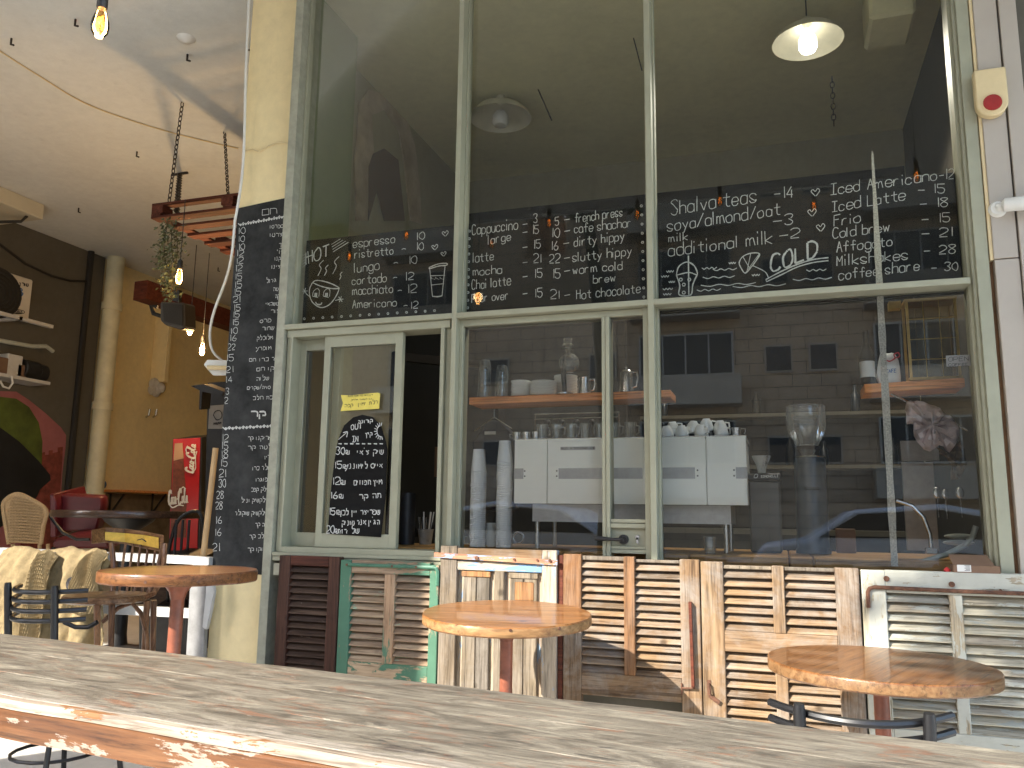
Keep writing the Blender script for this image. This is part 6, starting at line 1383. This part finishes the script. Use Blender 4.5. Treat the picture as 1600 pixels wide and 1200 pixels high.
# ceiling box and cable at the far left
a = PZ(70, 320, H); c0 = PX(70, 320, a[0])
bz = PX(67, 343, a[0])[2]
t = thing('ceiling_box', (a[0]-.6, a[1]-1, bz), 'cream boxed beam end fixed under the ceiling at the far left', 'beam')
B((a[0]-1.3, a[1]-4.2, bz), (a[0], a[1], H-.002)).build('box', simple('cream gloss paint', (.55, .50, .37), .5, 0, .06, 3), t, bevel=.008)
q = PZ(42, 339, bz-.01); MB().tube([(q[0], q[1], bz), (q[0]-.02, q[1]-.05, bz-.08), (q[0]-.2, q[1]-.25, bz-.14), (q[0]-.5, q[1]-.7, bz-.13)], .018, 6).build('cable', 'dark', t)

# ================================================================== HANGING THINGS
# pallet
PYv = 1.25
def PP(x, y, Y=PYv): return PY(x, y, Y)
zpl = PP(242, 345)[2]; zpt = PP(242, 322)[2]; xL = PP(243, 335)[0]
t = thing('hanging_pallet', (xL, PYv, zpl), 'red stained timber pallet hung flat by chains under the terrace ceiling', 'pallet')
PW, PLn = 1.5, 2.3     # x and y size
nb_ = 11
for k in range(nb_):
    y = PYv-.05+k*(PLn-.09)/(nb_-1); B((xL, y, zpl), (xL+PW, y+.105, zpl+.022)).build('deck_board', 'redwood', t, bevel=.002)
for x in (xL, xL+PW/2-.04, xL+PW-.09): B((x, PYv-.05, zpl+.023), (x+.09, PYv-.05+PLn, zpl+.042)).build('stringer', 'redwoody', t, bevel=.002)
for x in (xL, xL+PW/2-.06, xL+PW-.12):
    for y in (PYv-.05, PYv+PLn*.33, PYv+PLn*.66, PYv+PLn-.17): B((x, y, zpl+.043), (x+.115, y+.12, zpt-.02)).build('block', 'redwoody', t, bevel=.003)
for y in (PYv-.05, PYv+PLn-.13): B((xL, y, zpt-.019), (xL+PW, y+.09, zpt)).build('top_board', 'redwood', t, bevel=.002)
chain(PZ(285, 160, H), PZ(263, 324, zpt), .055, .0045, lab='long chain from the ceiling to the near left corner of the pallet')
chain(PZ(281, 272, H), PZ(276, 332, zpt), .085, .008, lab='short heavy chain running from its ceiling anchor to the left of the pallet')
chain(PZ(351, 207, H), PZ(357, 320, zpt), .055, .0045, lab='chain holding the right side of the pallet, just left of the column')
qa = PZ(281, 270, H)
tag(MB().tube([(qa[0]-.1, qa[1], H-.012), (qa[0]+.1, qa[1], H-.012)], .014, 8).build('ceiling_anchor', 'chain'), 'iron anchor bolt in the ceiling above the short chain', 'anchor')
# trailing plant
random.seed(21)
t = thing('trailing_plant', tuple(PP(265, 460, 1.05)), 'dusty green trailing plant hanging from the left corner of the pallet', 'plant')
st = MB(); lf = MB()
strands = [[(262, 345), (258, 372), (256, 400), (262, 425)], [(268, 345), (268, 380), (270, 410), (268, 440), (267, 458), (269, 470)], [(274, 345), (276, 370), (278, 395), (272, 420)], [(264, 345), (252, 385), (250, 410), (258, 425)], [(270, 350), (262, 375), (266, 405), (264, 432), (258, 448), (268, 462)]]
for sd in strands:
    P = [PP(x, y, 1.0+random.uniform(-.05, .12)) for x, y in sd]; st.tube(P, .003, 4)
    for i in range(len(P)-1):
        for j in range(34):
            c = P[i].lerp(P[i+1], random.random())+Vector((random.gauss(0, .035), random.gauss(0, .04), random.gauss(0, .012)))
            r_ = random.uniform(.012, .022); n_ = Vector((random.gauss(0, 1), random.gauss(0, 1), random.gauss(0, 1))).normalized(); u = n_.orthogonal().normalized()*r_; v = n_.cross(u).normalized()*r_*.6
            lf.add([c-u, c+v*.9-n_*.002, c+u, c-v*.9-n_*.002], [(0, 1, 2, 3)])
st.build('stem', 'stem', t); lf.build('foliage', 'leaf', t)['kind'] = 'stuff'
# red beam along the back, speaker
bY = 3.2
a, b_ = PY(219, 453, bY), PY(372, 506, bY+1.6)
t = thing('timber_beam', tuple(a), 'red brown timber beam hanging below the terrace ceiling', 'beam')
MB().beam(a, b_, .20, .22).build('beam', wood('red brown beam', ((.06, .014, .008), (.11, .028, .016), (.16, .05, .03)), 'x', .6), t, bevel=.004)
c = PD(268, 492, 7.0)
t = thing('wall_speaker', tuple(c), 'grey loudspeaker hanging on a bracket under the timber beam', 'speaker')
MB().prism([PD(x, y, 7.0) for x, y in [(250, 471), (288, 473), (289, 512), (284, 516), (258, 508), (250, 500)]], FWD*.25).build('cabinet', simple('grey speaker', (.07, .062, .05), .6), t, bevel=.012)
MB().prism([PD(x, y, 6.98) for x, y in [(254, 474), (285, 476), (285, 509), (256, 502)]], FWD*.02).build('grille', simple('dark speaker grille', (.04, .036, .03), .9, 0, .5, 400, .8), t)
MB().tube([PD(246, 480, 7.1), PD(236, 478, 7.1), PD(240, 490, 7.1), PD(252, 494, 7.1)], .02, 6).build('bracket', 'dark', t); MB().prism([PD(x, y, 6.9) for x, y in [(271, 452), (280, 453), (279, 472), (270, 470)]], FWD*.06).build('clamp', 'black', t)
# fluorescent fitting with cable
t = thing('lamp_fitting', tuple(PD(335, 575, 5.2)), 'white batten lamp fitting hanging at the edge of the column board', 'lamp')
MB().prism([PD(x, y, 5.2) for x, y in [(318, 570), (324, 562), (360, 563), (360, 586), (333, 587)]], FWD*.09).build('housing', 'white', t, bevel=.004); MB().tube([PD(324, 574, 5.18), PD(360, 575, 5.18)], .014, 8).build('tube', 'oldwhite', t)
cabm = [(389, 0), (384, 120), (381, 236), (375, 300), (367, 345), (362, 400), (352, 440), (335, 485), (328, 520), (332, 548), (347, 563)]
tag(MB().tube([PY(x, y, .05) for x, y in smooth(cabm[:5], 3)]+[PY(x, y, .05+.02*i) for i, (x, y) in enumerate(smooth(cabm[4:], 3))], .0085, 8).build('white_cable', 'white', smooth=True), 'white cable hanging down the edge of the cream column to the lamp fitting', 'cable')
tag(MB().tube([PY(x, y, .088) for x, y in ((381, 236), (395, 233), (405, 237), (420, 228), (435, 222), (452, 224))], .004, 6).build('thin_cable', 'oldwhite'), 'thin cable crossing the cream column above the board', 'cable')
tag(MB().tube([tuple(PZ(x, y, H-.01)) for x, y in smooth([(-20, 65), (0, 80), (60, 118), (130, 160), (210, 190), (290, 213), (372, 232)], 4)], .006, 6).build('ceiling_wire', 'oldwhite'), 'thin pale wire running across the terrace ceiling', 'wire')
for i, (x, y) in enumerate(((18, 60), (118, 30), (214, 237), (123, 325), (293, 85), (358, 417), (341, 418), (386, 68))):
    q = PZ(x, y, H); o = MB().tube([(q[0], q[1], H), (q[0], q[1], H-.05), (q[0]+.03, q[1], H-.06)], .008, 6)
    tag(o.build('ceiling_hook', 'chain'), ['small iron stub in the ceiling at the far left edge, left of the big bulb','small iron hook in the ceiling just left of the big bulb','small iron stub in the mid ceiling left of the long chain','iron hook in the ceiling beyond the cream beam end','small iron hook just below the round ceiling rose','small hook in the ceiling near the column board, above the lamp fitting','small hook in the ceiling left of its twin near the column board','small hook in the ceiling against the cream column at the top'][i], 'hook', 'stubs in the terrace ceiling')
q = PZ(291, 60, H); tag(MB().lathe([(.001, -.035), (.05, -.02), (.07, 0)], tuple(q), 16, cap=False).build('ceiling_rose', 'white', smooth=True), 'round white ceiling rose under the terrace ceiling', 'ceiling rose')
# bulbs
def bulb(c, lab, top=None, s=1.0, light=1.2, grp='amber filament bulbs on cords'):
    c = Vector(c); t = thing('filament_bulb', tuple(c), lab, 'light bulb', grp)
    MB().lathe([(.001, -.062), (.016, -.060), (.028, -.042), (.032, -.020), (.030, .0), (.020, .035), (.014, .052), (.013, .06)], tuple(c), 20, cap=False).build('glass', 'bulbglass', t, smooth=True)
    f = MB()
    for k in (-1, 1): f.tube([c+Vector((k*.008, 0, .02)), c+Vector((k*.011, 0, -.035)), c+Vector((k*.003, .004, .02))], .0036, 5)
    f.build('filament', 'filament', t)
    MB().lathe([(.016, .052), (.019, .056), (.019, .115), (.012, .125), (.004, .135)], tuple(c), 16).build('socket', 'black', t, smooth=True)
    MB().tube([c+Vector((0, 0, .13)), Vector((c.x, c.y, top or H))], .0035, 6).build('cord', 'black', t)
    if not light: return t
    L = bpy.data.lights.new('bulb_light', 'POINT'); L.energy = light; L.color = (1, .74, .45); L.shadow_soft_size = .04
    lo = bpy.data.objects.new('bulb_light', L); COL.objects.link(lo); lo.location = c; lo.parent = t; lo.matrix_parent_inverse = Matrix.Translation(-c)
bulb(PD(157, 34, 3.0), 'large glowing amber bulb at the top left of the picture', light=.3)
bulb(PD(280, 431, 6.2), 'glowing bulb hanging just right of the trailing plant', light=.7, top=3.5)
bulb(PD(297, 513, 7.4), 'upper left of the two bulbs hanging before the mustard wall', light=8, top=3.55)
bulb(PD(316, 545, 7.6), 'lower right of the two bulbs hanging before the mustard wall', light=8, top=3.55)
bY_ = 3.4
for i, (x, y) in enumerate(((635, 366), (546, 400), (768, 380), (858, 347), (996, 333), (1125, 312), (1272, 320), (1432, 273))):
    q = PY(x, y, 2*GY+2.6 if i % 2 else 2*GY+3.0); bulb((q[0], 2*GY-q[1], q[2]), 'amber bulb on a cord, '+['second','first','third','fourth','fifth','sixth','seventh','eighth'][i]+' from left among those mirrored over the chalk menus', light=0, grp='bulbs under the overhang, mirrored in the shop glass')
